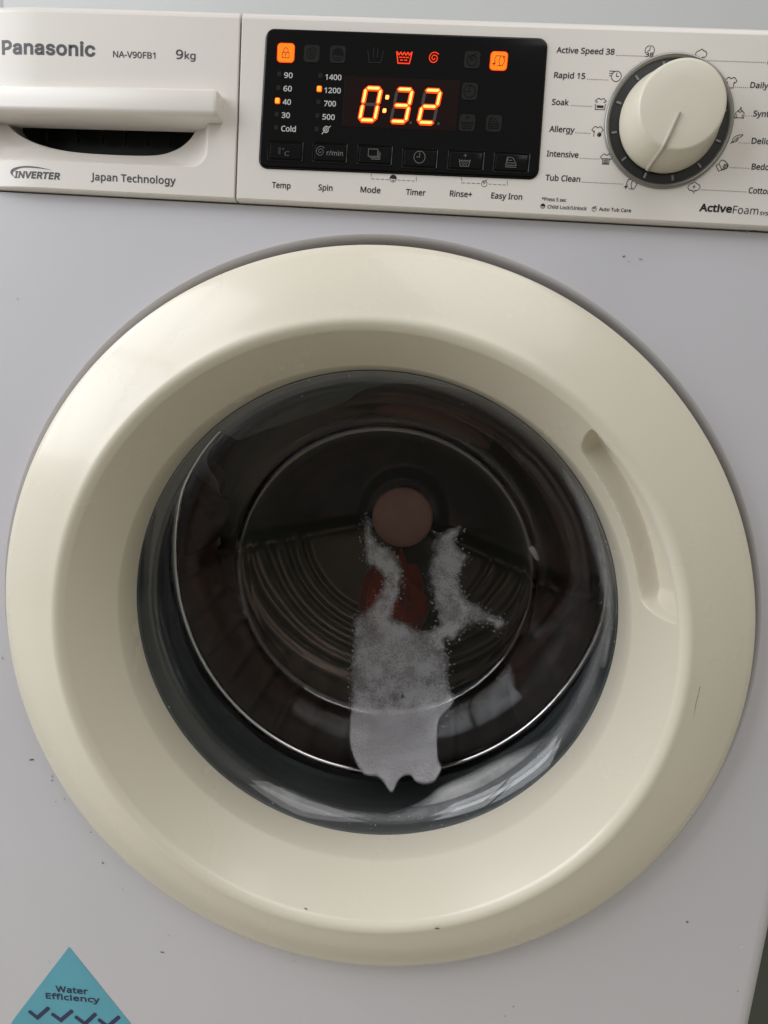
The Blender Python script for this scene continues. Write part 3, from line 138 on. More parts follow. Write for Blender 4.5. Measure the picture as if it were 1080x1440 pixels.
GLASS = mat('door_glass', (.95, .95, .965), .0, spec=.28)
GLASS.node_tree.nodes['Principled BSDF'].inputs['Transmission Weight'].default_value = 1; GLASS.node_tree.nodes['Principled BSDF'].inputs['IOR'].default_value = 1.47
def foam_mat():
    m = bpy.data.materials.new('soap_foam'); m.use_nodes = True; nt = m.node_tree
    b = nt.nodes['Principled BSDF']; out = nt.nodes['Material Output']
    b.inputs['Roughness'].default_value = .55
    tc = nt.nodes.new('ShaderNodeTexCoord')
    n = nt.nodes.new('ShaderNodeTexNoise'); n.inputs['Scale'].default_value = 38; n.inputs['Detail'].default_value = 5; n.inputs['Roughness'].default_value = .6
    vo = nt.nodes.new('ShaderNodeTexVoronoi'); vo.inputs['Scale'].default_value = 420
    for q in (n, vo): nt.links.new(tc.outputs['Object'], q.inputs['Vector'])
    rp = nt.nodes.new('ShaderNodeValToRGB'); e = rp.color_ramp.elements
    e[0].position = .3; e[0].color = (.74, .70, .715, 1); e[1].position = .68; e[1].color = (.96, .945, .97, 1)
    nt.links.new(n.outputs['Fac'], rp.inputs['Fac']); nt.links.new(rp.outputs['Color'], b.inputs['Base Color'])
    bp = nt.nodes.new('ShaderNodeBump'); bp.inputs['Strength'].default_value = .5; bp.inputs['Distance'].default_value = .0012
    nt.links.new(vo.outputs['Distance'], bp.inputs['Height']); nt.links.new(bp.outputs['Normal'], b.inputs['Normal'])
    # pores between the bubbles let the dark drum through where the froth is loose; it thins out at its rim
    n2 = nt.nodes.new('ShaderNodeTexNoise'); n2.inputs['Scale'].default_value = 620; n2.inputs['Detail'].default_value = 2
    nt.links.new(tc.outputs['Object'], n2.inputs['Vector'])
    cv = nt.nodes.new('ShaderNodeAttribute'); cv.attribute_name = 'cover'
    lo = nt.nodes.new('ShaderNodeAttribute'); lo.attribute_name = 'loose'
    def mth(op, a, b_, c_=None):
        q = nt.nodes.new('ShaderNodeMath'); q.operation = op
        for k_, w_ in enumerate((a, b_, c_)):
            if w_ is None: continue
            if isinstance(w_, (int, float)): q.inputs[k_].default_value = w_
            else: nt.links.new(w_, q.inputs[k_])
        return q.outputs[0]
    big = mth('MULTIPLY_ADD', n.outputs['Fac'], 1.15, mth('MULTIPLY', n2.outputs['Fac'], .6))     # about .9
    hole_ = nt.nodes.new('ShaderNodeMapRange'); hole_.inputs['From Min'].default_value = .56; hole_.inputs['From Max'].default_value = .96; hole_.inputs['To Min'].default_value = .92; hole_.inputs['To Max'].default_value = 0
    nt.links.new(big, hole_.inputs['Value'])
    dens = mth('SUBTRACT', .90, mth('MULTIPLY', hole_.outputs[0], lo.outputs['Fac']))
    rim = nt.nodes.new('ShaderNodeMapRange'); rim.interpolation_type = 'SMOOTHSTEP'
    n3 = nt.nodes.new('ShaderNodeTexNoise'); n3.inputs['Scale'].default_value = 150; n3.inputs['Detail'].default_value = 4
    nt.links.new(tc.outputs['Object'], n3.inputs['Vector'])
    nt.links.new(mth('MULTIPLY_ADD', n3.outputs['Fac'], mth('MULTIPLY_ADD', lo.outputs['Fac'], 1.1, .3), mth('SUBTRACT', mth('MULTIPLY', cv.outputs['Fac'], 1.15), mth('MULTIPLY_ADD', lo.outputs['Fac'], .55, .15))), rim.inputs['Value'])
    r2 = nt.nodes.new('ShaderNodeMath'); r2.operation = 'MULTIPLY'
    nt.links.new(dens, r2.inputs[0]); nt.links.new(rim.outputs[0], r2.inputs[1])
    tr = nt.nodes.new('ShaderNodeBsdfTransparent'); mx = nt.nodes.new('ShaderNodeMixShader')
    nt.links.new(r2.outputs[0], mx.inputs[0]); nt.links.new(tr.outputs[0], mx.inputs[1]); nt.links.new(b.outputs[0], mx.inputs[2])
    nt.links.new(mx.outputs[0], out.inputs['Surface'])
    return m
FOAM = foam_mat()
def film_mat():
    m = bpy.data.materials.new('soap_film'); m.use_nodes = True; nt = m.node_tree
    b = nt.nodes['Principled BSDF']; out = nt.nodes['Material Output']
    b.inputs['Base Color'].default_value = (.62, .63, .66, 1); b.inputs['Roughness'].default_value = .4
    tc = nt.nodes.new('ShaderNodeTexCoord')
    n = nt.nodes.new('ShaderNodeTexNoise'); n.inputs['Scale'].default_value = 30; n.inputs['Detail'].default_value = 8; n.inputs['Roughness'].default_value = .65
    nt.links.new(tc.outputs['Object'], n.inputs['Vector'])
    rp = nt.nodes.new('ShaderNodeValToRGB'); e = rp.color_ramp.elements
    e[0].position = .30; e[0].color = (.30, .30, .30, 1); e[1].position = .72; e[1].color = (.8, .8, .8, 1)
    nt.links.new(n.outputs['Fac'], rp.inputs['Fac'])
    cv = nt.nodes.new('ShaderNodeAttribute'); cv.attribute_name = 'cover'; fm = nt.nodes.new('ShaderNodeMath'); fm.operation = 'MULTIPLY'
    nt.links.new(cv.outputs['Fac'], fm.inputs[0]); nt.links.new(rp.outputs['Color'], fm.inputs[1])
    tr = nt.nodes.new('ShaderNodeBsdfTransparent'); mx = nt.nodes.new('ShaderNodeMixShader')
    nt.links.new(fm.outputs[0], mx.inputs[0]); nt.links.new(tr.outputs[0], mx.inputs[1]); nt.links.new(b.outputs[0], mx.inputs[2])
    nt.links.new(mx.outputs[0], out.inputs['Surface'])
    return m
FILM = film_mat()

# ------------------------------------------------------------------ mesh helpers
def obj(name, verts, faces, m, parent=None, smooth=True, ang=35, fix=True):
    me = bpy.data.meshes.new(name); me.from_pydata([tuple(v) for v in verts], [], faces); me.update()
    if fix:
        bm = bmesh.new(); bm.from_mesh(me); bmesh.ops.recalc_face_normals(bm, faces=bm.faces); bm.to_mesh(me); bm.free()
    return link(name, me, m, parent, smooth, ang)
def link(name, me, m, parent=None, smooth=True, ang=35):
    if m: me.materials.append(m)
    if smooth:
        me.polygons.foreach_set('use_smooth', [True]*len(me.polygons)); me.set_sharp_from_angle(angle=R_(ang))
    o = bpy.data.objects.new(name, me); COL.objects.link(o)
    if parent: o.parent = parent
    return o
def empty(name, parent=None):
    o = bpy.data.objects.new(name, None); COL.objects.link(o)
    if parent: o.parent = parent
    return o
class MB:
    def __init__(s): s.v = []; s.f = []
    def add(s, v, f):
        k = len(s.v); s.v += [tuple(q) for q in v]; s.f += [tuple(i+k for i in g) for g in f]
    def lathe(s, prof, n=128, c=(0, 0), a0=0, a1=None):
        k = len(s.v); full = a1 is None; m = n if full else n+1
        for rr, y in prof:
            for i in range(m):
                t = (2*math.pi*i/n) if full else a0+(a1-a0)*i/n
                s.v.append((c[0]+rr*math.cos(t), y, c[1]+rr*math.sin(t)))
        for j in range(len(prof)-1):
            for i in range(n):
                i2 = (i+1) % m if full else i+1
                s.f.append((k+j*m+i, k+j*m+i2, k+(j+1)*m+i2, k+(j+1)*m+i))
    def cap(s, rr, y, n=128, c=(0, 0)):
        k = len(s.v)
        s.v += [(c[0]+rr*math.cos(2*math.pi*i/n), y, c[1]+rr*math.sin(2*math.pi*i/n)) for i in range(n)]
        s.f.append(tuple(range(k, k+n)))
    def loft(s, loops, closed=True, capl=False, cap0=False):
        k = len(s.v); n = len(loops[0])
        for l in loops: s.v += [tuple(p) for p in l]
        for j in range(len(loops)-1):
            for i in range(n if closed else n-1):
                i2 = (i+1) % n
                s.f.append((k+j*n+i, k+j*n+i2, k+(j+1)*n+i2, k+(j+1)*n+i))
        if capl: s.f.append(tuple(range(k+(len(loops)-1)*n, k+len(loops)*n)))
        if cap0: s.f.append(tuple(range(k, k+n)))
    def plate(s, pts, yf, yb, bev=.0008, steps=2):
        """raised plate with rounded front edge; pts = convex outline in (x, z)"""
        L = [[(p[0], yb, p[1]) for p in pts], [(p[0], yf+bev, p[1]) for p in pts]]
        for j in range(1, steps+1):
            t = j/steps*math.pi/2
            q = inset(pts, bev*(1-math.cos(t))); L.append([(p[0], yf+bev*(1-math.sin(t)), p[1]) for p in q])
        s.loft(L, capl=True)
    def ribbon(s, pts, w, y):
        n = len(pts)
        if n < 2: return
        closed = (Vector(pts[0])-Vector(pts[-1])).length < 1e-7
        if closed: pts = pts[:-1]; n -= 1
        lo, hi = [], []
        for i in range(n):
            p = Vector(pts[i])
            a = Vector(pts[i-1]) if (i > 0 or closed) else None
            b = Vector(pts[(i+1) % n]) if (i < n-1 or closed) else None
            d1 = (p-a).normalized() if a is not None else None
            d2 = (b-p).normalized() if b is not None else None
            if d1 is None: d1 = d2; p = p-d2*w*.3
            if d2 is None: d2 = d1; p = p+d1*w*.3
            t = d1+d2
            if t.length < 1e-6: t = d1
            t.normalize(); nn = Vector((-t.y, t.x)); c = max(.45, nn.dot(Vector((-d1.y, d1.x))))
            lo.append((p.x-nn.x*w/2/c, y, p.y-nn.y*w/2/c)); hi.append((p.x+nn.x*w/2/c, y, p.y+nn.y*w/2/c))
        k = len(s.v); s.v += lo+hi
        for i in range(n if closed else n-1):
            i2 = (i+1) % n; s.f.append((k+i, k+i2, k+n+i2, k+n+i))
    def fan(s, pts, y): s.add([(p[0], y, p[1]) for p in pts], [tuple(range(len(pts)))])
    def box(s, x0, x1, y0, y1, z0, z1):
        s.add([(x, y, z) for x in (x0, x1) for y in (y0, y1) for z in (z0, z1)],
              [(0, 1, 3, 2), (4, 6, 7, 5), (0, 4, 5, 1), (2, 3, 7, 6), (0, 2, 6, 4), (1, 5, 7, 3)])
    def out(s, name, m, parent=None, **k): return obj(name, s.v, s.f, m, parent, **k)
def inset(pts, d):
    n = len(pts); out = []
    A = sum(pts[i][0]*pts[(i+1) % n][1]-pts[(i+1) % n][0]*pts[i][1] for i in range(n)); sg = 1 if A > 0 else -1
    for i in range(n):
        p = Vector(pts[i]); a = (p-Vector(pts[i-1])); b = (Vector(pts[(i+1) % n])-p)
        a.normalize(); b.normalize(); na = Vector((-a.y, a.x))*sg; nb = Vector((-b.y, b.x))*sg
        t = na+nb; t.normalize(); c = max(.3, t.dot(na)); q = p+t*d/c; out.append((q.x, q.y))
    return out
def rrect(xc, zc, w, h, rad, n=5, shear=0.):
    pts = []
    for sx, sz, a0 in ((1, 1, 0), (-1, 1, 90), (-1, -1, 180), (1, -1, 270)):
        for i in range(n+1):
            t = R_(a0+90*i/n); x = sx*(w/2-rad)+rad*math.cos(t); z = sz*(h/2-rad)+rad*math.sin(t)
            pts.append((xc+x+shear*z, zc+z))
    return pts
def circ(x, z, rr, n=24, a0=0., a1=360.): return [(x+rr*math.cos(R_(a0+(a1-a0)*i/n)), z+rr*math.sin(R_(a0+(a1-a0)*i/n))) for i in range(n+1)]
def bez(ctrl, n=8, closed=False):
    """Catmull-Rom through the points"""
    P = [Vector(p) for p in ctrl]; out = []; m = len(P)
    for i in range(m if closed else m-1):
        a = P[(i-1) % m] if (closed or i > 0) else P[0]; b = P[i]; c = P[(i+1) % m]; d = P[(i+2) % m] if (closed or i < m-2) else P[-1]
        for j in range(n):
            t = j/n
            q = .5*((2*b)+(c-a)*t+(2*a-5*b+4*c-d)*t*t+(3*b-a-3*c+d)*t**3); out.append((q.x, q.y))
    out.append((P[0].x, P[0].y) if closed else (P[-1].x, P[-1].y))
    return out
def fill2d(loops, y, offset=0.):
    """flat sheet in the x-z plane from outlines with holes"""
    cu = bpy.data.curves.new('sheet', 'CURVE'); cu.dimensions = '2D'; cu.fill_mode = 'BOTH'; cu.offset = offset
    for l in loops:
        s = cu.splines.new('POLY'); s.points.add(len(l)-1)
        for i, p in enumerate(l): s.points[i].co = (p[0], p[1], 0, 1)
        s.use_cyclic_u = True
    o = bpy.data.objects.new('sheet', cu); COL.objects.link(o)
    dg = bpy.context.evaluated_depsgraph_get(); me = bpy.data.meshes.new_from_object(o.evaluated_get(dg))
    V = [(q.co.x, y, q.co.y) for q in me.vertices]; F = [tuple(p.vertices) for p in me.polygons]
    bpy.data.objects.remove(o); bpy.data.curves.remove(cu); bpy.data.meshes.remove(me)
    F = [tuple(reversed(q)) for q in F] if F and (Vector(V[F[0][1]])-Vector(V[F[0][0]])).cross(Vector(V[F[0][2]])-Vector(V[F[0][0]])).y > 0 else F
    return V, F

# ------------------------------------------------------------------ the setting
mb = MB(); mb.box(-2.2, 2.4, .62, .70, -.46, 2.2); wall = mb.out('wall', WALLM, smooth=False); wall['kind'] = 'structure'
mb = MB(); mb.box(-2.2, .94, -2.3, -2.19, -.462, .34); lw = mb.out('added_low_wall', mat('added_wall_grey', (.16, .16, .15), .6, var=.03, vscale=3), smooth=False); lw['kind'] = 'structure'  # unseen, added to keep the reflection in the door glass dark
mb = MB(); mb.box(.95, 1.05, -2.2, .6, -.455, 2.2); sw = mb.out('added_side_wall', mat('added_wall_olive', (.45, .445, .38), .6, var=.03, vscale=3), smooth=False); sw['kind'] = 'structure'  # unseen, added to dim light and reflections from the right
mb = MB(); mb.box(-2.2, 2.4, -.52, -.04, -.52, -.456); rf = mb.out('added_bounce_floor', BOUNCEFL, smooth=False); rf['kind'] = 'structure'  # unseen pale strip, added to bounce light into the door ring
mb = MB(); mb.box(-2.2, 2.4, -2.2, .62, -.52, -.46); floor = mb.out('floor', FLOORM, smooth=False); floor['kind'] = 'structure'
mb = MB(); mb.lathe([(.0045, 0), (.0045, .9)], 16); 
pv = [(p[0]-.4610, .30+p[2], -.1+p[1]) for p in mb.v]
pp = obj('water_pipe', pv, mb.f, WHITEP); pp['label'] = 'thin white pipe rising behind the machine at the left end'; pp['category'] = 'pipe'

# ------------------------------------------------------------------ washing machine
root = empty('washing_machine'); root.location = (0, 0, 0)
root['label'] = 'white front-loading washing machine with cream door ring and lit orange display'
root['category'] = 'washing machine'

# cabinet: front sheet with a dished ring round the door, rounded corner, sides
HW = .2995; ZB, ZT = -.452, .2672; CR = .012
mb = MB()
hole = circ(0, 0, .2550, 160)[:-1]
outer = [(-HW+CR, ZB), (HW-CR, ZB), (HW-CR, ZT), (-HW+CR, ZT)]
V, F = fill2d([outer, hole], 0.0); mb.add(V, F)
for sx in (1, -1):
    L = []
    for z in (ZB, ZT):
        l = []
        for i in range(9):
            t = R_(90*i/8); l.append((sx*(HW-CR+CR*math.sin(t)), CR-CR*math.cos(t), z))
        l.append((sx*HW, .58, z)); L.append(l)
    mb.loft(L, closed=False)
mb.lathe([(.2550, 0), (.2541, .0004), (.2532, .0016), (.2525, .0045), (.2517, .009), (.2502, .0145), (.2480, .018), (.245, .0195), (.225, .03), (.1875, .041)], 160)
mb.box(-HW+.002, HW-.002, .045, .58, ZT-.001, .3665)
cab = mb.out('cabinet', ENAMEL, root, ang=30)
mb = MB(); mb.box(-HW-.001, HW+.001, .004, .585, .3672, .372)
mb.out('top_panel', ENAMEL, root, smooth=False)

def quads(L, name, parent):
    mb = MB(); mats = []
    for x, y, z, w, h, a, c in L:
        # the surface normal: flat cabinet front, or the sloping ring face
        rr = math.hypot(x, z)
        if y == 0: n = Vector((0, -1, 0)); y -= .00015
        else:
            s = .93 if y < -.005 and rr > .2 else -.88
            n = Vector((x/rr*.40, -.92, z/rr*.40)) if rr > .2 else Vector((-x/rr*.9, -.43, -z/rr*.9))
        n.normalize(); t = Vector((1, 0, 0)); t = (t-n*t.dot(n)).normalized(); b = n.cross(t)
        if b.z < 0: b = -b
        c0 = Vector((x, y, z))+n*.0003; k = 9
        pts = []
        for i in range(k):
            q = 2*math.pi*i/k; rad = 1+random.uniform(-.35, .25)
            dx, dz = math.cos(q)*w/2*rad, math.sin(q)*h/2*rad
            dx, dz = dx*math.cos(a)-dz*math.sin(a), dx*math.sin(a)+dz*math.cos(a)
            pts.append(c0+t*dx+b*dz)
        mb.add(pts, [tuple(range(k))]); mats.append(c)
    o = obj(name, mb.v, mb.f, None, parent, smooth=False, fix=False)
    for m in SPK: o.data.materials.append(m)
    o.data.polygons.foreach_set('material_index', mats)
    o['kind'] = 'stuff'
    return o
quads(SP, 'scuff_marks', cab)

# ---- door
door = empty('door', root)
prof = [(.236, .0085), (.2425, .0075), (.2450, .004), (.2462, -.004), (.2463, -.0095), (.2460, -.0112), (.2452, -.0122)]
A, B = Vector((.2452, -.0122)), Vector((.2040, -.0284))
for i in range(1, 9):
    t = i/9; q = A.lerp(B, t); bul = .0009*math.sin(math.pi*t); prof.append((q.x+.3*bul, q.y-bul))
for i in range(9):      # softly rounded crest of the ring
    t = i/8; q = (1-t)**2*Vector((.2040, -.0284))+2*t*(1-t)*Vector((.1990, -.0308))+t*t*Vector((.1952, -.0258)); prof.append((q.x, q.y))
NC0 = len(prof)-1
Cn = 84
for i in range(1, Cn+1):
    t = i/Cn; prof.append((.1952+(.1790-.1952)*t, -.0258+(.0085+.0258)*t))
NC1 = len(prof)-1
prof += [(.1783, .0098), (.1777, .0118), (.1771, .022), (.1766, .034), (.1768, .0372), (.186, .0395)]
def pip(p, poly):
    c = False; n = len(poly); j = n-1
    for i in range(n):
        if (poly[i][1] > p[1]) != (poly[j][1] > p[1]) and p[0] < (poly[j][0]-poly[i][0])*(p[1]-poly[i][1])/(poly[j][1]-poly[i][1])+poly[i][0]: c = not c
        j = i
    return c
def pdist(p, poly):
    best = 1e9; n = len(poly)
    px, py = p
    for i in range(n):
        ax, ay = poly[i]; bx, by = poly[(i+1) % n]; dx, dy = bx-ax, by-ay
        L = dx*dx+dy*dy or 1e-12; t = max(0, min(1, ((px-ax)*dx+(py-ay)*dy)/L))
        d = math.hypot(px-ax-t*dx, py-ay-t*dy)
        if d < best: best = d
    return best
SLANT = math.hypot(.1952-.1790, .0343)
pk = [(a*.188, min(.965, t*1.08)*SLANT) for a, t in PK]
pk = bez(pk, 4, True)[:-1]
pkx = [p[0] for p in pk]; pky = [p[1] for p in pk]
NT = 2400
nrm = Vector((.0371, .0173)).normalized()      # out of the cone, away from the axis
V = []; Fc = []
for j, (rr, y) in enumerate(prof):
    for i in range(NT):
        th = 2*math.pi*i/NT; r2, y2 = rr, y
        if NC0 <= j <= NC1:
            a = th if th < math.pi else th-2*math.pi
            p = (a*.188, (1-(j-NC0)/Cn)*SLANT)
            if min(pkx)-.001 < p[0] < max(pkx)+.001 and pip(p, pk):
                d = pdist(p, pk); s = min(1, d/.0032); s = s*s*(3-2*s)
                # the lower end of the grip fades out in a shallow ramp
                e = min(1, max(.0, (p[0]-min(pkx))/.016)); e = e*e*(3-2*e)
                h = .0135*s*(.35+.65*e)
                r2 += nrm.x*h; y2 += nrm.y*h*.6
        V.append((r2*math.cos(th), y2, r2*math.sin(th)))
for j in range(len(prof)-1):
    for i in range(NT):
        i2 = (i+1) % NT; Fc.append((j*NT+i, j*NT+i2, (j+1)*NT+i2, (j+1)*NT+i))
ring = obj('door_ring', V, Fc, CREAM, door, ang=50)
quads(RS, 'grime_specks', door)
mb = MB()
for i in range(len(SC)-1):
    a, b = Vector(SC[i]), Vector(SC[i+1]); o = Vector((.00025, 0, .0001)); k = Vector((0, -.0004, 0))
    mb.add([a-o+k, b-o+k, b+o+k, a+o+k], [(0, 1, 2, 3)])
mb.out('hairline_scratch', SPK[2], door, smooth=False)

# glass bowl: flange, conical wall, rounded foot, gently domed floor
bp_ = []
for i in range(len(BP)-1):
    bp_.append(BP[i])
bp_ = bez(BP[:-1], 6)
for _ in range(14):      # even out the curve so that the flange runs smoothly into the wall
    bp_ = [bp_[0]]+[((bp_[k-1][0]+2*bp_[k][0]+bp_[k+1][0])/4, (bp_[k-1][1]+2*bp_[k][1]+bp_[k+1][1])/4) for k in range(1, len(bp_)-1)]+[bp_[-1]]
bp_ = bp_+[(.10, .1564), (.06, .1574), (.02, .1579)]
full_ = bp_+[(1e-5, .158)]; inner_ = []      # the front surface, 3 mm nearer all along
for k in range(len(full_)):
    a_, b_ = Vector(full_[max(0, k-1)]), Vector(full_[min(len(full_)-1, k+1)]); d_ = (b_-a_).normalized(); n_ = Vector((d_.y, -d_.x))
    if n_.y > 0: n_ = -n_
    th_ = .003*(.2+.8*min(1, k/22)**2*(3-2*min(1, k/22))); q_ = Vector(full_[k])+n_*th_; inner_.append((max(1e-5, q_.x), q_.y))
inner_ = inner_[:-1]+[(1e-5, .155)]
for _ in range(10): inner_ = [inner_[0]]+[((inner_[k-1][0]+2*inner_[k][0]+inner_[k+1][0])/4, (inner_[k-1][1]+2*inner_[k][1]+inner_[k+1][1])/4) for k in range(1, len(inner_)-1)]+[inner_[-1]]
mb = MB(); mb.lathe(full_+list(reversed(inner_))+[full_[0]], 200)
glass = mb.out('door_glass', GLASS, door, ang=60)
# dark seat the flange sits in
mb = MB(); mb.lathe([(.1772, .0355), (.1764, .0368), (.1757, .0373), (.1757, .0395)], 200)
mb.out('glass_seal', RUBBER, door)

# ---- gasket and drum
mb = MB()
mb.lathe([(.186, .0400), (.1812, .0405), (.1805, .043), (.1820, .052), (.1838, .070), (.1856, .100), (.1860, .111), (.1856, .1145), (.1846, .1165), (.1848, .1185), (.190, .1195), (.215, .122)], 200)
gas = mb.out('door_gasket', RUBBER, root, ang=60)
# the fold of the gasket that hangs in behind the top of the glass
mb = MB(); L = []
kn_ = [(138.5, .1760), (137, .1660), (124.4, .1585), (113.4, .1555), (102.6, .1572), (91.4, .1625), (80, .170), (68, .1785)]
for i in range(61):
    a = 138.5+(68-138.5)*i/60
    for k in range(len(kn_)-1):
        if kn_[k][0] >= a >= kn_[k+1][0]:
            t = (kn_[k][0]-a)/(kn_[k][0]-kn_[k+1][0]); ri = kn_[k][1]+(kn_[k+1][1]-kn_[k][1])*t
    ca, sa = math.cos(R_(a)), math.sin(R_(a))
    L.append([(rr*ca, y, rr*sa) for rr, y in ((.1858, .094), (ri+.006, .0985), (ri+.0015, .1005), (ri, .1025), (ri+.001, .1045), (ri+.006, .1055), (.1862, .108))])
mb.loft(L, closed=False, capl=True, cap0=True)
mb.out('gasket_fold', RUBBER, gas, ang=60)
mb = MB(); mb.lathe([(.214, .121), (.262, .1215), (.268, .13), (.268, .425), (.255, .44), (.00001, .45)], 120)
mb.out('light_blocking_tub', DARKP, root, ang=50)  # unseen, added to stop light leaking in past the drum
drum = empty('drum', root)
mb = MB()
mb.lathe([(.1915, .1370), (.1890, .1372), (.1872, .1385), (.1866, .1402), (.1872, .1420), (.1930, .1445)], 200)
mb.out('drum_lip', LIPM, drum, ang=80)
mb = MB()
mb.lathe([(.1925, .1446), (.22, .148), (.238, .155), (.2445, .166), (.2455, .19), (.2455, .25), (.2455, .31), (.2455, .372), (.243, .381), (.235, .386)], 720)
for k, q in enumerate(mb.v):      # shallow pressed flutes along the drum wall
    rr = math.hypot(q[0], q[2])
    if rr > .24 and .16 < q[1] < .375:
        t = math.atan2(q[2], q[0]); d = 1-.013*(max(0, math.sin(36*t+1.2*math.sin(3*t)))**2)-.004*math.sin(11*t+q[1]*9); mb.v[k] = (q[0]*d, q[1], q[2]*d)
mb.out('drum_shell', mat('drum_wall_steel', (.42, .38, .355), .36, metal=.7, var=.12, vscale=14), drum, ang=80)
# pressed back plate: a raised lower field with stepped rings under two sloping arms, an upper field sloped to reflect only the dark shell
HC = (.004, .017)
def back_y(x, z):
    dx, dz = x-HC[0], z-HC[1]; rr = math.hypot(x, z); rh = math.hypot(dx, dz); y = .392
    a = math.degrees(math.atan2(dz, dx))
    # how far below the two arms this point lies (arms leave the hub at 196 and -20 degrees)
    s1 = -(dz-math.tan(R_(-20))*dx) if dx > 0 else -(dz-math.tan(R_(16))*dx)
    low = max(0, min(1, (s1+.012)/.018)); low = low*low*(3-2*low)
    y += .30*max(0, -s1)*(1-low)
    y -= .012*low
    ridge = math.exp(-((s1+.002)/.008)**2); y -= .009*ridge  # arm ridges stand in for a tent-shaped reflection
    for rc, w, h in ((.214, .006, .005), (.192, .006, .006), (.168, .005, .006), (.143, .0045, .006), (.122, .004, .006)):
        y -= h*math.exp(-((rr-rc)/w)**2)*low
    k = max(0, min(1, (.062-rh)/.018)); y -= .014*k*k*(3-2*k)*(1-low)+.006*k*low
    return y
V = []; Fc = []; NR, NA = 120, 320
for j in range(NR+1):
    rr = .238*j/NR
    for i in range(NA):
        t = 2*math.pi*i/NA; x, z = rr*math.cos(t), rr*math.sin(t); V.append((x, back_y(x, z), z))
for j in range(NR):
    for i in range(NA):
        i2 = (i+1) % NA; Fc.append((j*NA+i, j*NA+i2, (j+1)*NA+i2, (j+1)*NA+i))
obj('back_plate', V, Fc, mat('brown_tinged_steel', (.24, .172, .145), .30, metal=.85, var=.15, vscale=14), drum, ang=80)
mb = MB(); mb.lathe([(.026, .385), (.026, .372), (.0265, .300), (.0335, .2925), (.0342, .2900), (.0338, .2880), (.032, .2866), (.02, .2857), (.00001, .2850)], 64, (.0077, .0310))
mb.out('hub', HUBM, drum, ang=50)
for a in (60, 180, 300):
    L = []
    for y in (.175, .19, .36, .375):
        e = .004 if y in (.175, .375) else .034
        l = []
        for i in range(9):
            s = -1+2*i/8; h = e*(1-abs(s)**2.4)
            t = R_(a)+s*.17; l.append(((.2450-h)*math.cos(t), y, (.2450-h)*math.sin(t)))
        L.append(l)
    mb = MB(); mb.loft(L, closed=False, capl=True, cap0=True); mb.out('drum_paddle', STEEL, drum, ang=50)

# ------------------------------------------------------------------ control panel
panel = empty('control_panel', root)
PZ0, PZ1, PY = .2682, .3700, -.006
def strip(x0, x1, z0=PZ0, z1=PZ1):
    """top roll, bottom lip and end caps of a fascia piece; its face is laid in separately"""
    prof_t = [(PY, z1-.0040), (PY+.0004, z1-.0022), (PY+.0016, z1-.0006), (PY+.0034, z1), (.004, z1), (.02, z1+.0005)]
    prof_b = [(PY, z0+.0012), (PY+.0004, z0+.0004), (PY+.0012, z0), (.02, z0)]
    mb = MB()
    for pr in (prof_t, prof_b): mb.loft([[(x0+.0005, y, z) for y, z in pr], [(x1-.0005, y, z) for y, z in pr]], closed=False)
    full = list(reversed(prof_b))+prof_t
    for x, s in ((x0, 1), (x1, -1)):
        mb.loft([[(x+s*.0005, y, z) for y, z in full], [(x, y+.0005, z) for y, z in full]], closed=False)
        mb.add([(x, y+.0005, z) for y, z in full], [tuple(range(len(full)))])
    return mb, (x0+.0005, x1-.0005, z0+.0012, z1-.0040)
XD = -.0962
mb, (a, b, c, d) = strip(XD+.0005, HW-.0005)
disp_out = [(-.0812, .3612), (.0792, .3609), (.0822, .2875), (-.0828, .2862)]
def rpoly(pts, rad, n=6):
    out = []
    m = len(pts)
    for i in range(m):
        p = Vector(pts[i]); A = (Vector(pts[i-1])-p).normalized(); B = (Vector(pts[(i+1) % m])-p).normalized()
        h = A.angle(B)/2; t = rad/math.tan(h); c0 = p+(A+B).normalized()*(rad/math.sin(h))
        s = p+A*t; e = p+B*t; a0 = math.atan2(s.y-c0.y, s.x-c0.x); a1 = math.atan2(e.y-c0.y, e.x-c0.x)
        da = (a1-a0+math.pi) % (2*math.pi)-math.pi
        out += [(c0.x+rad*math.cos(a0+da*k/n), c0.y+rad*math.sin(a0+da*k/n)) for k in range(n+1)]
    return out
DO = rpoly(disp_out, .0052)
KC = (.1505, .3210)
V, F = fill2d([[(a, c), (b, c), (b, d), (a, d)], DO, circ(*KC, .0335, 64)[:-1]], PY); mb.add(V, F)
fas = mb.out('fascia', FASCIA, panel, ang=40)

# display: glossy black window with a softly rounded rim
mb = MB(); DI = inset(DO, .0003)
mb.loft([[(p[0], PY+.004, p[1]) for p in DI], [(p[0], PY-.0004, p[1]) for p in DI]]+[[(q[0], PY-.0004-.0009*math.sin(R_(t)), q[1]) for q in inset(DI, .0013*(1-math.cos(R_(t))))] for t in (25, 50, 75, 90)], capl=True)
disp = mb.out('display_window', BLACKG, panel, ang=50)
DY = PY-.0013
mb = MB(); q = rrect(-.0005, .3240, .066, .0265, .001, 3)
mb.loft([[(p[0], DY-.0001, p[1]) for p in q], [(p[0], DY-.0002, p[1]) for p in inset(q, .0001)]], capl=True)
mb.out('digit_screen', SCREEN, panel, smooth=False)

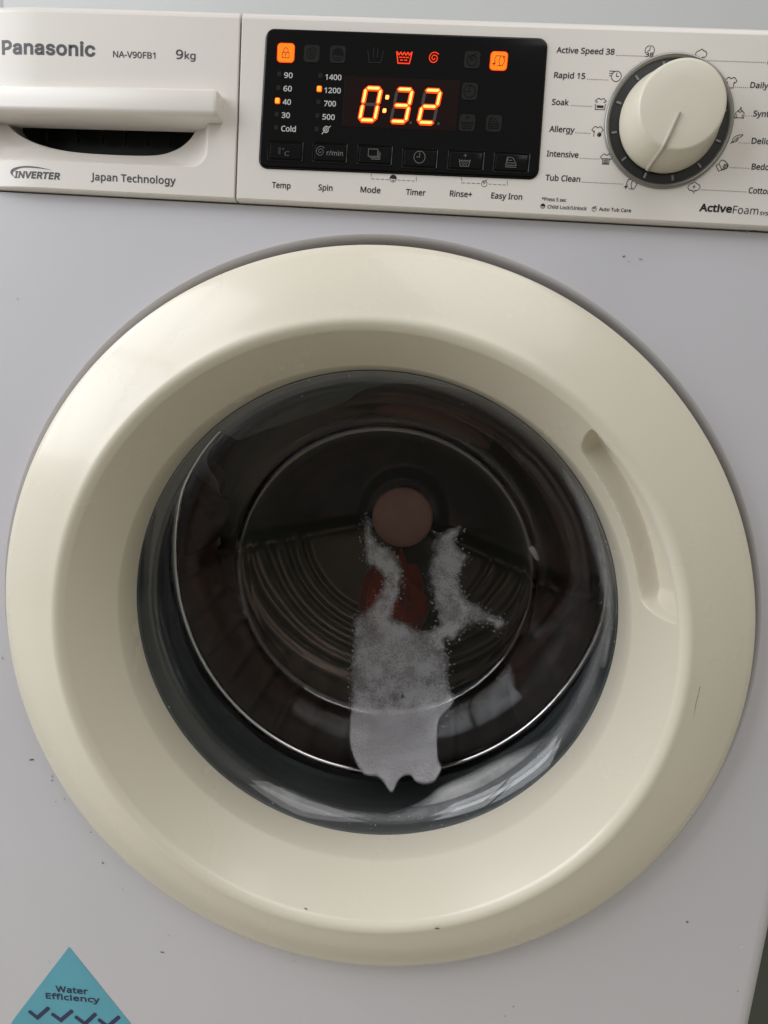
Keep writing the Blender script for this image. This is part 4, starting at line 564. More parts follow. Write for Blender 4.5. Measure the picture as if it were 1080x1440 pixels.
# seven-segment figures 0:32
SH = .15; DW, DH, SW = .0103, .0186, .0017
def seg_pts(n):
    g = .00035; hw = SW/2; m = DH/2
    H = lambda z: [(hw*1.0+g, z), (SW+g, z+hw), (DW-SW-g, z+hw), (DW-hw-g, z), (DW-SW-g, z-hw), (SW+g, z-hw)]
    Vv = lambda x, z0, z1: [(x, z0+g), (x+hw, z0+hw+g), (x+hw, z1-hw-g), (x, z1-g), (x-hw, z1-hw-g), (x-hw, z0+hw+g)]
    return {'a': H(DH-hw), 'g': H(m), 'd': H(hw), 'f': Vv(hw, m, DH-hw), 'b': Vv(DW-hw, m, DH-hw), 'e': Vv(hw, hw, m), 'c': Vv(DW-hw, hw, m)}[n]
for (bx, bz), on in zip(DG, ('abcdef', 'abgcd', 'abged')):
    for n in 'abcdefg':
        pts = [(bx+x+SH*z, bz+z) for x, z in seg_pts(n)]
        lit = n in on
        mb = MB()
        if lit:
            mb.loft([[(p[0], DY-.0006, p[1]) for p in inset(pts, .0001)], [(p[0], DY-.0010, p[1]) for p in inset(pts, .00028)]], capl=True)
        else: mb.fan(pts, DY-.0003)
        o = mb.out('display_segment', SEGON if lit else SEGOFF, panel, smooth=False)
        if lit:      # red bloom round the lit bar, put into an emissive rim
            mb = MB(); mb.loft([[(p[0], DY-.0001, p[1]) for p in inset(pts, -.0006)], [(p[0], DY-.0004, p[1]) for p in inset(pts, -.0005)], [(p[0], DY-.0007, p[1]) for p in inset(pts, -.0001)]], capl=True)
            mb.out('segment_glow', SEGGLOW, o, smooth=False)
        o['label'] = 'lit orange segment' if lit else 'unlit dark segment'
for x, z in CO:
    mb = MB(); p = rrect(x, z, .0019, .0019, .0005, 3, SH)
    mb.loft([[(a[0], DY-.0001, a[1]) for a in p], [(a[0], DY-.0010, a[1]) for a in p]], capl=True)
    mb.out('display_colon', SEGON, panel, smooth=False)
for bx, bz in DG[1:]:
    mb = MB(); mb.fan(rrect(bx+DW+.0022, bz+.0006, .0014, .0014, .0003, 2), DY-.0003); mb.out('display_point', SEGOFF, panel, smooth=False)
for x, z, l in LED:
    mb = MB(); p = rrect(x, z, .0023, .0025, .0004, 2)
    if l: mb.loft([[(a[0], DY-.0000, a[1]) for a in p], [(a[0], DY-.0007, a[1]) for a in p]], capl=True)
    else: mb.fan(p, DY-.00015)
    o = mb.out('indicator_light', LEDON if l else DTILE, panel, smooth=False)
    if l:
        mb = MB(); mb.loft([[(a[0], DY-.0001, a[1]) for a in inset(p, -.0004)], [(a[0], DY-.0004, a[1]) for a in inset(p, -.0002)]], capl=True); mb.out('indicator_glow', SEGGLOW, o, smooth=False)  # bloom round the lit dot, put into a glowing rim
    o['label'] = 'lit orange indicator' if l else 'unlit indicator'

# touch buttons: shallow raised frames round a recessed pad
for x, z, w in BT:
    b = empty('touch_button', panel)
    h = .0115
    mb = MB(); o1 = rrect(x, z, w, h, .0012, 4)
    L = []
    for ins, y in ((0, 0), (.00015, -.0005), (.0004, -.0007), (.0008, -.0005), (.0010, -.0001)):
        L.append([(p[0], DY+y, p[1]) for p in inset(o1, ins)])
    mb.loft(L); mb.out('button_rim', BLACKG, b, ang=60)
    mb = MB(); o2 = rrect(x, z, w-.0028, h-.0028, .0009, 4)
    mb.plate(o2, DY-.0004, DY+.0002, .0003, 3); mb.out('button_pad', BLACKG, b, ang=60)

# ------------------------------------------------------------------ lettering and pictograms
def parse(g): return {k: (a, [[tuple(map(float, p.split(','))) for p in l.split()] for l in L]) for k, (a, L) in g.items()}
SANS, GROT = parse(GLYPH_SANS), parse(GLYPH_GROTESK)
def text(s, x, z, w, cap, ang, style, y, m, parent, name='lettering'):
    G = GROT if style.startswith('H') else SANS
    loops = []; px = 0
    for ch in s:
        if ch not in G: ch = ' '
        adv, L = G[ch]
        for l in L: loops.append([(p[0]+px, p[1]) for p in l])
        px += adv+(14 if 'M' in style or 'B' in style else 0)
    off = {'B': .055, 'M': .030, 'T': 0}.get(style[1:2], .024)*cap
    if style.startswith('H'): off = .05*cap
    w -= 2*off; cap -= 2*off; x += off; z += off
    x0 = min(p[0] for l in loops for p in l); x1 = max(p[0] for l in loops for p in l)
    capu = 510.
    sx = w/(x1-x0); sz = cap/capu; sh = .22 if 'I' in style else 0.
    if s in ('kg',): sz = cap/ (max(p[1] for l in loops for p in l))
    ca, sa = math.cos(ang), math.sin(ang)
    out = []
    for l in loops:
        q = []
        for p in l:
            lx, lz = (p[0]-x0)*sx+sh*p[1]*sz, p[1]*sz
            q.append((x+lx*ca-lz*sa, z+lx*sa+lz*ca))
        out.append(q)
    V, F = fill2d([[(a*1000, b*1000) for a, b in l] for l in out], 0)
    V = [(a/1000, y, b/1000) for a, _, b in V]
    if off > 0:      # ink spread: a line along every outline thickens the letters
        mb = MB(); mb.add(V, F)
        for l in out: mb.ribbon(l+[l[0]], off*2, y-.00001)
        V, F = mb.v, mb.f
    o = obj(name, V, F, m, parent, smooth=False, fix=False)
    return o
drawer = empty('detergent_drawer', root)
stick = empty('water_efficiency_sticker', root)
stick['label'] = 'teal droplet sticker'
def do_text(group, parent):
    for g, s, x, z, w, cap, ang, st in TX:
        if g != group: continue
        y = {'drawer': PY-.00012, 'panel': PY-.00012, 'display': DY-.0002, 'sticker': -.00045}[g]
        m = {'drawer': PRINTB, 'panel': PRINT, 'display': WPRINT, 'sticker': STICKP}[g]
        if s == 'INVERTER': m = GPRINT if False else PRINTB
        if s == 'r/min': y -= .0004; m = GPRINT
        if st == 'ND': y -= .0004; m = DPRINT
        o = text(s, x, z, w, cap, ang, st, y, m, parent)
        o['label'] = 'printed word %s' % s.lower() if s not in ('Panasonic',) else 'bold dark maker name'
for g, p in (('drawer', drawer), ('panel', panel), ('display', panel), ('sticker', stick)): do_text(g, p)
mb = MB()
for x0, x1, z in DT:
    n = max(2, round((x1-x0)/.00092))
    for i in range(n):
        x = x0+(x1-x0)*i/(n-1); mb.fan(circ(x, z, .00024, 6)[:-1], PY-.00012)
mb.out('dotted_leaders', PRINT, panel, smooth=False, fix=False)['kind'] = 'stuff'
mb = MB()
for pts in BR:
    for i in range(2):
        a, b = Vector(pts[i]), Vector(pts[i+1]); L = (b-a).length; n = int(L/.0009)
        for k in range(n):
            if k % 3 != 2:
                p = a+(b-a)*(k/n); q = a+(b-a)*((k+1)/n); mb.ribbon([tuple(p), tuple(q)], .00022, PY-.00012)
mb.out('dashed_brackets', PRINT, panel, smooth=False, fix=False)['kind'] = 'stuff'
# the swoosh over INVERTER
mb = MB()
inv = [t for t in TX if t[1] == 'INVERTER'][0]; ix, iz, iw, ic = inv[2:6]
top = bez([(ix+iw*.02, iz), (ix-iw*.09, iz+ic*.65), (ix-.001, iz+ic*1.25), (ix+iw*.2, iz+ic*1.6), (ix+iw*.5, iz+ic*1.58), (ix+iw*.86, iz+ic*1.22)], 6)
low = bez([(ix+iw*.02, iz), (ix-iw*.04, iz+ic*.65), (ix+.0015, iz+ic*1.12), (ix+iw*.2, iz+ic*1.40), (ix+iw*.5, iz+ic*1.42), (ix+iw*.86, iz+ic*1.22)], 6)
mb.loft([[(p[0], PY-.00012, p[1]) for p in top], [(p[0], PY-.00012, p[1]) for p in low]], closed=False)
mb.out('swoosh_mark', PRINTB, drawer, smooth=False, fix=False)

SHIRT = [(-.16, .40), (-.28, .38), (-.5, .12), (-.36, -.04), (-.27, .03), (-.27, -.42), (.27, -.42), (.27, .03), (.36, -.04), (.5, .12), (.28, .38), (.16, .40), (.06, .30), (-.06, .30), (-.16, .40)]
def spiral(turns=1.9, r1=.46, a0=40):
    return [((.06+(r1-.06)*i/40)*math.cos(R_(a0-360*turns*(i/40-1))), (.06+(r1-.06)*i/40)*math.sin(R_(a0-360*turns*(i/40-1)))) for i in range(41)]
FLUFF = bez([(-.12, -.22), (-.36, -.2), (-.48, .02), (-.36, .22), (-.16, .30), (0, .42), (.18, .30), (.38, .22), (.48, .0), (.34, -.2), (.12, -.22)], 5)
STEM = [(-.2, -.24), (0, -.30), (.2, -.24)]
TUBW = [(-.46, .26), (-.34, -.36), (.34, -.36), (.46, .26)]
WAVE = [(-.42+.84*i/24, .16+.07*math.cos(i/24*math.pi*8)) for i in range(25)]
DRUM = [[(-.28, .34), (.30, .40), (.34, -.30), (-.24, -.36)], circ(.0, 0, 1, 2)]
def icon_strokes(n):
    S, Fl = [], []     # strokes, filled shapes in a unit box
    if n == 'clock38': S = [circ(0, .06, .44, 22, -35, 75), circ(0, .06, .44, 22, 105, 215), [(0, .5), (0, .08), (-.2, -.02)]]
    if n == 'fast_clock': S = [circ(.1, 0, .40, 28), [(.1, .26), (.1, -.02), (.3, .0)], [(-.5, .38), (-.1, .38)], [(-.5, .20), (-.26, .20)], [(-.5, .02), (-.32, .02)]]
    if n in ('shirt',): S = [SHIRT]
    if n == 'soak': S = [[(p[0]*.95, p[1]*.75+.17) for p in SHIRT[:5]], [(p[0]*.95, p[1]*.75+.17) for p in SHIRT[7:]], [(-.44, 0), (-.40, -.44), (.40, -.44), (.44, 0)]]; Fl = [[(-.30, -.10), (.30, -.10), (.28, -.30), (-.28, -.30)]]
    if n == 'allergy': S = [SHIRT[:6], SHIRT[8:], circ(.2, -.26, .16, 12)]; Fl = [circ(.22, -.28, .13, 10)[:-1]]
    if n == 'striped': S = [SHIRT]; Fl = [[(-.2, z), (.2, z), (.2, z+.09), (-.2, z+.09)] for z in (-.36, -.2, -.04)]
    if n in ('tub_clean',): S = [[(-.22, .36), (.34, .36)], [(-.1, -.36), (.30, -.36)], bez([(-.22, .36), (-.34, .1), (-.26, -.1)], 6), bez([(.14, .36), (.02, 0), (.14, -.36)], 8), bez([(.30, .36), (.46, 0), (.28, -.36)], 8), [(.36, .22), (.44, .36), (.5, .2)]]; Fl = [[(-.36, -.02), (-.31, -.17), (-.16, -.22), (-.31, -.27), (-.36, -.44), (-.41, -.27), (-.56, -.22), (-.41, -.17)]]
    if n == 'cotton': S = [FLUFF, STEM, [(0, -.30), (.0, -.36), (.08, -.46)]]
    if n == 'cotton_plus': S = [FLUFF, STEM, [(0, -.28), (.08, -.46)], [(-.1, .04), (.1, .04)], [(0, -.08), (0, .16)]]
    if n == 'hanger': S = [[(-.2, .22), (-.4, .08), (-.44, -.42), (-.28, -.42), (-.26, -.1)], [(-.28, -.4), (.28, -.4)], [(.2, .22), (.4, .08), (.44, -.42), (.28, -.42), (.26, -.1)], bez([(-.2, .22), (0, .12), (.2, .22)], 6), [(-.24, .24), (0, .36), (.24, .24)], bez([(0, .36), (.0, .42), (.08, .46), (.04, .54), (-.06, .5)], 5)]
    if n == 'feather': S = [bez([(-.38, -.30), (-.36, 0), (-.1, .26), (.2, .36), (.48, .38), (.34, .22), (.16, .1), (.06, -.14), (-.16, -.24), (-.38, -.30)], 4), [(-.48, -.40), (-.1, .02), (.1, .2)]]; Fl = [[(-.1, -.12), (.02, -.08), (.14, .1), (.02, .02)]]
    if n == 'roll': S = [bez([(-.28, .16), (-.12, .42), (.1, .40), (.44, .14), (.46, -.1), (.28, -.24), (-.0, -.26)], 5), [(-.28, .16), (.0, -.26)], [(-.28, .16), (-.48, -.02), (-.2, -.42), (.22, -.26)], circ(.26, -.04, .17, 16), circ(.26, -.04, .07, 10)]
    if n == 'face': S = [circ(0, 0, .44, 24)]; Fl = [[(.46*math.cos(R_(a)), .46*math.sin(R_(a))) for a in range(-10, 191, 12)], [(-.2, -.22), (.2, -.22), (.1, -.3), (-.1, -.3)]]
    if n == 'hand': S = [circ(0, -.06, .40, 20), [(-.18, .05), (.1, .35), (.36, .5)], [(-.05, -.12), (.22, .16)], [(-.3, .3), (-.05, .02)]]
    if n == 'thermo': S = [[(-.5, .62), (-.5, -.62)], [(-.25, .6), (-.25, -.62)], circ(.35, .35, .12, 10)]
    if n == 'spiral': S = [spiral()]
    if n == 'spiral_cross': S = [spiral(2.1, .4, 30), [(-.46, -.46), (-.2, -.1)], [(.2, .12), (.48, .42)]]
    if n == 'pages': S = [[(-.48, .38), (.24, .38), (.24, -.14), (-.48, -.14), (-.48, .38)], [(.34, .26), (.34, -.24), (-.34, -.24)], [(.44, .14), (.44, -.34), (-.22, -.34)]]
    if n == 'clock': S = [circ(0, 0, .46, 30), [(0, .30), (0, 0), (-.24, 0)], [(0, .46), (0, .36)]]
    if n == 'tub_plus': S = [[(p[0], p[1]*.8-.14) for p in TUBW], [(p[0], p[1]*.8-.14) for p in WAVE], [(-.12, .40), (.12, .40)], [(0, .28), (0, .52)]]+[[(x, z), (x+.12, z)] for x, z in ((-.26, -.18), (-.06, -.18), (.14, -.18), (-.18, -.3), (.04, -.3))]
    if n == 'iron': S = [[(-.46, -.24), (.42, -.24), (.38, -.06)]+[(.36-.05*(i/8), -.06+.1*(i/8)) for i in range(9)]+bez([(.3, .05), (.1, .32), (-.32, .38)], 6)+[(-.32, .38), (-.42, -.2)], [(-.4, -.06), (.36, -.06)], [(-.24, .14), (.04, .14)], [(-.46, -.38), (.44, -.38)]]
    if n == 'tub': S = [TUBW, WAVE]+[[(x, z), (x+.13, z)] for x, z in ((-.28, -.04), (-.07, -.04), (.14, -.04), (-.2, -.19), (.05, -.19))]
    if n == 'hand_wash_dim': S = [TUBW, [(-.12, .4), (-.12, -.1)], [(.12, .4), (.12, -.1)]]
    if n == 'lock': S = [[(-.27, .02), (-.27, -.36), (.27, -.36), (.27, .02), (-.27, .02)], [(-.17, .02)]+circ(0, .18, .17, 10, 180, 0)+[(.17, .02)], [(0, -.1), (0, -.26)]]; Fl = [circ(0, -.1, .06, 8)[:-1]]
    return S, Fl
MTS = {'panel': (PRINT, PY-.00012), 'grey': (GPRINT, DY-.0007), 'dim': (DPRINT, DY-.0007), 'display': (WPRINT, DY-.0002), 'displaydim': (DTILE, DY-.0002), 'lit': (REDON, DY-.0003)}
for n, x, z, s, g in IC:
    mb = MB()
    if g == 'tile':
        lit = n.startswith('lit')
        b = empty('status_icon', panel)
        b['label'] = 'lit orange status icon' if lit else 'unlit status icon'
        mb.fan(rrect(x, z, s, s, s*.2, 4), DY-.0003); mb.out('icon_tile', TILEON if lit else DTILE, b, smooth=False, fix=False)
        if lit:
            mb = MB(); mb.fan(rrect(x, z, s+.0008, s+.0008, s*.22, 4), DY-.0002); mb.out('tile_glow', SEGGLOW, b, smooth=False, fix=False)  # bloom round the lit tile, put into a wider glowing sheet
        k = {'lit_lock': 'lock', 'lit_drum': 'tub_clean', 'dim_a': 'spiral', 'dim_face': 'face', 'dim_b': 'hand', 'dim_clock': 'clock', 'dim_tub': 'tub_plus', 'dim_iron': 'iron'}[n]
        S, Fl = icon_strokes(k); mb = MB(); s2 = s*.78
        for l in S: mb.ribbon([(x+p[0]*s2, z+p[1]*s2) for p in l], .00042, DY-.0004)
        for l in Fl: mb.fan([(x+p[0]*s2, z+p[1]*s2) for p in l], DY-.00041)
        mb.out('icon_mark', TILEMARK if lit else DMARK, b, smooth=False, fix=False)
        continue
    m, y = MTS[g]; S, Fl = icon_strokes(n)
    w = {'panel': .00034, 'grey': .00036, 'dim': .0004, 'display': .0004, 'displaydim': .0006, 'lit': .00062}[g]
    if s < .005: w *= .7
    if n == 'spiral': w *= .8
    for l in S: mb.ribbon([(x+p[0]*s, z+p[1]*s) for p in l], w, y)
    for l in Fl: mb.fan([(x+p[0]*s, z+p[1]*s) for p in l], y-.00002)
    if n == 'clock38':
        pass
    mb.out('pictogram', m, panel, smooth=False, fix=False)
cl = [i for i in IC if i[0] == 'clock38'][0]
text('38', cl[1]-cl[3]*.38, cl[2]-cl[3]*.52, cl[3]*.80, cl[3]*.42, 0, 'N', PY-.00014, PRINT, panel)

# ------------------------------------------------------------------ programme knob
kn = empty('program_knob', root)
mb = MB(); mb.lathe([(.0350, PY+.002), (.0350, PY-.0006), (.0347, PY-.0012), (.0340, PY-.0015), (.0333, PY-.0014), (.0326, PY-.0006), (.0322, PY+.0005)], 96, KC)
mb.out('bezel', BEZEL, kn, ang=60)
mb = MB(); mb.lathe([(.0324, PY+.0004), (.0262, PY+.0002)], 96, KC); mb.cap(.0262, PY+.0002, 96, KC)
mb.out('dial', DIALM, kn, ang=40)
for k in range(12):
    a = R_(90+13+30*k); d = Vector((math.cos(a), math.sin(a))); t = Vector((-d.y, d.x))
    mb = MB(); pts = []
    for s_, rr in ((1, .0282), (1, .0312), (-1, .0312), (-1, .0282)): pts.append(tuple(Vector(KC)+d*rr+t*s_*.0006))
    mb.plate(pts, PY-.0003, PY+.0004, .0002, 1); mb.out('dial_tick', TICKM, kn, smooth=False)
KT = PY-.0205
mb = MB()
mb.lathe([(.0262, PY+.0005), (.0270, PY-.0004), (.0273, PY-.0016), (.0271, PY-.0028), (.0261, PY-.0060), (.0249, PY-.0105), (.0239, PY-.0150), (.0228, KT+.0016), (.0225, KT+.0006), (.0219, KT+.0001), (.0210, KT-.0001), (.012, KT-.0004), (.00001, KT-.0005)], 96, KC)
kb = mb.out('knob_body', KNOBM, kn, ang=40)
a = R_(90+162); d = Vector((math.cos(a), math.sin(a))); t = Vector((-d.y, d.x)); kc = Vector(KC)
path = [(.0045, KT-.0006), (.0150, KT-.0005), (.0212, KT-.0001), (.0229, KT+.0012), (.0240, PY-.0150), (.0250, PY-.0105), (.0263, PY-.0058), (.0273, PY-.0026)]
mb = MB(); L = []
for i, (rr, y) in enumerate(path):
    w = .0013 if i else .0011; n = (0, -1) if i < 3 else (.95, -.3)
    row = []
    for s_, h in ((-1, -.0004), (-.75, .0009), (0, .0013), (.75, .0009), (1, -.0004)):
        q = kc+d*(rr+n[0]*h)+t*s_*w; row.append((q.x, y+n[1]*h, q.y))
    L.append(row)
mb.loft(L, closed=False, capl=True, cap0=True); mb.out('pointer', mat('grey_pointer', (.46, .415, .36), .35), kn, ang=60)

# ------------------------------------------------------------------ detergent drawer
mb, (a, b, c, d) = strip(-HW+.0005, XD-.0006)
scoop_o = rpoly([(-.2640, .2842), (-.1140, .2852), (-.1140, .3200), (-.2640, .3190)], .0105, 8)
cen = Vector((-.188, .3075))
open_c = bez([(-.2520, .3125), (-.2442, .3052), (-.2290, .2988), (-.2104, .2953), (-.1857, .2943), (-.1545, .2950), (-.1400, .2985), (-.1310, .3045), (-.1255, .3120)], 14)
open_c += [(-.126, .3165), (-.252, .3165)]
def byangle(loop, n=320):
    out = []
    m = len(loop)
    for k in range(n):
        t = 2*math.pi*k/n; dv = Vector((math.cos(t), math.sin(t))); best = None
        for i in range(m):
            p, q = Vector(loop[i])-cen, Vector(loop[(i+1) % m])-cen; e = q-p
            den = dv.x*e.y-dv.y*e.x
            if abs(den) < 1e-12: continue
            s = (p.x*e.y-p.y*e.x)/den; w = (p.x*dv.y-p.y*dv.x)/den
            if s > 0 and -1e-6 <= w <= 1+1e-6 and (best is None or s > best): best = s
        q = cen+dv*best; out.append((q.x, q.y))
    return out
so, oc = byangle(scoop_o), byangle(open_c)
V, F = fill2d([[(a, c), (b, c), (b, d), (a, d)], so], PY); mb.add(V, F)
L = []
for t, y in ((0, 0), (.03, .0004), (.08, .0016), (.16, .0038), (.3, .0065), (.5, .0090), (.7, .0108), (.88, .0118), (.97, .0121), (1, .0128)):
    L.append([(p[0]+(q[0]-p[0])*t, PY+y, p[1]+(q[1]-p[1])*t) for p, q in zip(so, oc)])
L.append([(q[0], PY+.030, q[1]) for q in oc])
mb.loft(L)
df = mb.out('drawer_front', FASCIA, drawer, ang=42)
bm = bmesh.new(); bm.from_mesh(df.data)
for k in range(14):
    x = -.296+k*.006
    bmesh.ops.bisect_plane(bm, geom=bm.verts[:]+bm.edges[:]+bm.faces[:], plane_co=(x, 0, 0), plane_no=(1, 0, 0))
bm.to_mesh(df.data); bm.free()
df.data.polygons.foreach_set('use_smooth', [True]*len(df.data.polygons)); df.data.set_sharp_from_angle(angle=R_(42))
mb = MB(); mb.box(-.27, -.11, .0243, .0265, .288, .3195)
mb.out('grip_pocket', DARKP, drawer, smooth=False)
for x in (-.232, -.212, -.1955, -.180, -.1655, -.1500):
    mb = MB(); mb.box(x-.0004, x+.0004, .0215, .0242, .3065, .3160); mb.out('pocket_rib', DARKP, drawer, smooth=False)
# the grip bar: rounded, proud of the face
L = []
def barsec(x, ins):
    pr = [(PY+.0135, .3100), (PY-.0070, .3097), (PY-.0093, .3101), (PY-.0103, .3111), (PY-.0106, .3128), (PY-.0104, .3226), (PY-.0099, .3236), (PY-.0088, .3242), (PY-.0050, .3245), (PY+.0005, .3246)]
    zc, yc = .317, PY-.004
    return [(x, yc+(y-yc)*(1-ins*.35), zc+(z-zc)*(1-ins*.24)) for y, z in pr]
for x, ins in ((-.272, 1), (-.2712, .5), (-.270, .2), (-.268, 0), (-.1082, 0), (-.1066, .08), (-.1057, .28), (-.1052, .7), (-.1051, 1)): L.append(barsec(x, ins))
mb = MB(); mb.loft(L, closed=True, capl=True, cap0=True)
mb.out('grip_bar', FASCIA, drawer, ang=50)

for o in drawer.children:      # the fascia sweeps back a little towards its left end
    for q in o.data.vertices:
        if q.co.x < -.218: q.co.y += 2.6*(q.co.x+.218)**2
# ------------------------------------------------------------------ water efficiency sticker
ap = Vector((-.2111, -.2771)); axis = R_(-90+3.2); ha = R_(35.6); Lt = .084; rad = Lt*math.tan(ha); cc = ap+Vector((math.cos(axis), math.sin(axis)))*(Lt/math.cos(ha))
pts = [tuple(ap)]
a0 = math.degrees(axis)+90-35.6; 
for i in range(41):
    t = R_(math.degrees(axis)+180-(90-35.6)-90+ (0))
    an = axis+math.pi-(math.pi/2-ha)-(2*math.pi-(math.pi-2*ha))*i/40
    pts.append((cc.x+rad*math.cos(an), cc.y+rad*math.sin(an)))
mb = MB(); mb.fan(pts, -.00035); mb.loft([[(p[0], -.00035, p[1]) for p in pts], [(p[0], -.00002, p[1]) for p in pts]])
mb.out('droplet_sheet', STICK, stick, smooth=False)
for c3 in CK:
    mb = MB(); c3 = [Vector(p) for p in c3]
    mb.ribbon([tuple(p) for p in c3], .0034, -.00045)
    for p in (c3[0], c3[2]): mb.fan(circ(p.x, p.y, .0017, 12)[:-1], -.00044)
    mb.out('check_mark', STICKP, stick, smooth=False, fix=False)

# ------------------------------------------------------------------ laundry and suds
def prof_y(rr):
    P = list(reversed(BP))
    for i in range(len(P)-1):
        if P[i][0] <= rr <= P[i+1][0]:
            t = (rr-P[i][0])/(P[i+1][0]-P[i][0]); return P[i][1]+(P[i+1][1]-P[i][1])*t
    return P[-1][1]
def cloth(name, c, rad, m, label, seed):
    V = []; Fc = []; nu, nv = 72, 48
    for j in range(nv+1):
        ph = math.pi*j/nv
        for i in range(nu):
            th = 2*math.pi*i/nu
            n = Vector((math.sin(ph)*math.cos(th), math.sin(ph)*math.sin(th), math.cos(ph)))
            k = 1+.16*mnoise.noise(n*1.7+Vector((seed, 0, 0)))+.10*mnoise.noise(Vector((n.x*5, n.y*5, n.z*1.6+seed)))+.05*math.sin(th*7+4*n.z+seed)
            V.append((c[0]+rad[0]*n.x*k, c[1]+rad[1]*n.y*k, c[2]+rad[2]*n.z*k))
    for j in range(nv):
        for i in range(nu):
            i2 = (i+1) % nu; Fc.append((j*nu+i, j*nu+i2, (j+1)*nu+i2, (j+1)*nu+i))
    V = [((x, y, z) if math.hypot(x, z) < .240 else (x*.240/math.hypot(x, z), y, z*.240/math.hypot(x, z))) for x, y, z in V]
    V = [(c[0]+(x-c[0])*(.5+.5*max(0, min(1, (z+.095)/.05))), y, z) for x, y, z in V]
    o = obj(name, V, Fc, m); o['label'] = label; o['category'] = 'laundry'
    return o
cloth('laundry_garment', (.008, .255, -.140), (.055, .074, .126), CLOTHM, 'dark red wet garment bunched in the drum behind the suds', 1.3)

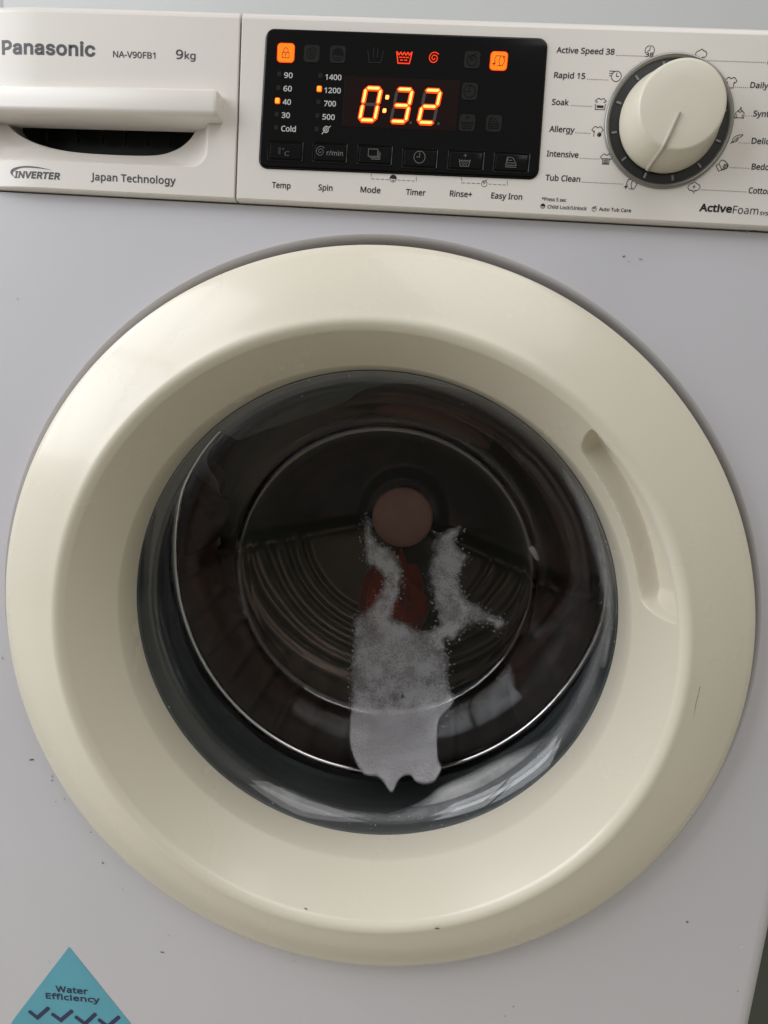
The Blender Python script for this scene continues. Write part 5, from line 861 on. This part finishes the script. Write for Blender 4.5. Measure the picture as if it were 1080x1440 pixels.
def suds(name, poly, base, step, thick, m, label, soft=.0085, pores=(), bubbles=False):
    """froth lying against the glass: a sheet with its own outline, bulging to both sides"""
    ring_ = bez(poly, 3, True)[:-1]
    x0, x1 = min(p[0] for p in ring_), max(p[0] for p in ring_); z0, z1 = min(p[1] for p in ring_), max(p[1] for p in ring_)
    nx, nz = int((x1-x0)/step)+2, int((z1-z0)/step)+2
    idx = {}; pts = []; D = []
    for i in range(nx+1):
        for k in range(nz+1):
            p = (x0-step/2+i*step, z0-step/2+k*step)
            ins = pip(p, ring_); d = pdist(p, ring_)
            if ins or d < step*.75:
                if not ins:   # snap the rim onto the outline
                    bestp = None; bd = 9
                    for q in range(len(ring_)):
                        a_, b_ = Vector(ring_[q]), Vector(ring_[(q+1) % len(ring_)]); e = b_-a_; L_ = e.length_squared or 1e-12
                        t_ = max(0, min(1, (Vector(p)-a_).dot(e)/L_)); c_ = a_+e*t_; dd = (Vector(p)-c_).length
                        if dd < bd: bd = dd; bestp = c_
                    p = (bestp.x, bestp.y); d = 0
                idx[(i, k)] = len(pts); pts.append(p); D.append(d)
    for j, p in enumerate(pts):      # open pores in the froth
        for hx, hz, hr in pores:
            D[j] = min(D[j], max(0, math.hypot(p[0]-hx, p[1]-hz)-hr)*4)
    V = []; n = len(pts)
    for (x, z), d in zip(pts, D):
        h = thick*min(1, math.sqrt(max(0, d)/.008)); w = mnoise.noise(Vector((x*90, z*90, 3)))*.5+mnoise.noise(Vector((x*230, z*230, 7)))*.25
        V.append((x, base(math.hypot(x, z))+.0012+.0012*(1-h/thick)+.0004*w, z))
    for (x, z), d in zip(pts, D):
        h = thick*min(1, math.sqrt(max(0, d)/.008)); w = 1+.5*mnoise.noise(Vector((x*70+5, z*70, 1)))
        V.append((x, base(math.hypot(x, z))+.0026+h*w, z))
    Fc = []
    edge = {}
    for (i, k) in idx:
        q = [(i, k), (i+1, k), (i+1, k+1), (i, k+1)]
        if all(t in idx for t in q):
            g = [idx[t] for t in q]; Fc.append(tuple(g)); Fc.append(tuple(n+t for t in reversed(g)))
            for a_ in range(4):
                e = (g[a_], g[(a_+1) % 4])
                if (e[1], e[0]) in edge: del edge[(e[1], e[0])]
                else: edge[e] = 1
    for a_, b_ in edge: Fc.append((b_, a_, n+a_, n+b_))
    nb = 0
    if bubbles:
        rnd = random.Random(5); per = []
        for q in range(len(ring_)):
            a_, b_ = Vector(ring_[q]), Vector(ring_[(q+1) % len(ring_)])
            for _ in range(max(1, int((b_-a_).length/.0017))): per.append(a_+(b_-a_)*rnd.random())
        cand = [(p, rnd.uniform(.0003, .0007)+.0007*rnd.random()**3) for p in per if math.hypot(p.x, p.y) < .142]
        ins_ = [p for p, d in zip(pts, D) if d > .003 and math.hypot(*p) < .136]
        cand += [(Vector(rnd.choice(ins_)), rnd.uniform(.0004, .0013)) for _ in range(260)]
        for p, s_ in cand:
            px, pz = p.x+rnd.gauss(0, .0017), p.y+rnd.gauss(0, .0017); c_ = Vector((px, base(math.hypot(px, pz))+.0016, pz)); k0 = len(V)
            for ph in (30, 75, 120, 160):
                for k_ in range(7):
                    th = 2*math.pi*(k_+ph/60)/7; V.append((c_.x+s_*math.sin(R_(ph))*math.cos(th), c_.y-s_*math.cos(R_(ph))*.6, c_.z+s_*math.sin(R_(ph))*math.sin(th)))
            for r_i in range(3):
                for k_ in range(7): Fc.append((k0+r_i*7+k_, k0+r_i*7+(k_+1) % 7, k0+(r_i+1)*7+(k_+1) % 7, k0+(r_i+1)*7+k_))
            Fc.append(tuple(k0+k_ for k_ in range(7))); Fc.append(tuple(k0+21+k_ for k_ in range(7))); nb += 28
    o = obj(name, V, Fc, m, ang=80); o['kind'] = 'stuff'
    at = o.data.attributes.new('cover', 'FLOAT', 'POINT'); at.data.foreach_set('value', [min(1, max(0, d)/(soft*.2+soft*.8*max(0, min(1, (.140-math.hypot(*p))/.012)) if soft == .0085 else soft)) for d, p in zip(D+D, pts+pts)]+[.62]*nb)
    at = o.data.attributes.new('loose', 'FLOAT', 'POINT'); at.data.foreach_set('value', [max(0, min(1, (.140-math.hypot(*p))/.012)) for p in pts+pts]+[1.0]*nb); o['label'] = label; o['category'] = 'soap suds'
    return o
suds('soap_suds', FO[0], prof_y, .0016, .012, FOAM, 'grey white soap foam running down the glass under the hub in two prongs', pores=PORES, bubbles=True)
suds('soap_suds', FO[1], prof_y, .0012, .004, FOAM, 'small lone fleck of foam right of the hub')
flange = lambda rr: .0475
suds('soap_suds', FO[2], flange, .0016, .004, FILM, 'pale foam film along the bottom and lower right of the glass rim', .007)
suds('soap_suds', FO[3], flange, .0016, .003, FILM, 'narrow foam film up the right side of the glass rim', .004)
# clear droplets on the glass
mb = MB()
DROP = mat('water_drop', (.75, .78, .8), .08, spec=.6)
for k in range(70):
    a_ = R_(random.choice([random.uniform(-75, -20), random.uniform(-110, -60), random.uniform(0, 40), random.uniform(-160, 170)])); rr = random.uniform(.1655, .1755); s_ = random.uniform(.0002, .0006)
    c_ = Vector((rr*math.cos(a_), .0335+(.1765-rr)*.9, rr*math.sin(a_)))
    V = [c_+Vector(q)*s_ for q in ((1, 0, 0), (-1, 0, 0), (0, 0, 1), (0, 0, -1), (0, -1, 0), (0, 1, 0))]
    mb.add(V, [(0, 2, 4), (2, 1, 4), (1, 3, 4), (3, 0, 4), (2, 0, 5), (1, 2, 5), (3, 1, 5), (0, 3, 5)])
o = mb.out('water_droplets', DROP, ang=180); o['kind'] = 'stuff'; o['label'] = 'tiny water drops on the rim of the door glass'; o['category'] = 'droplets'
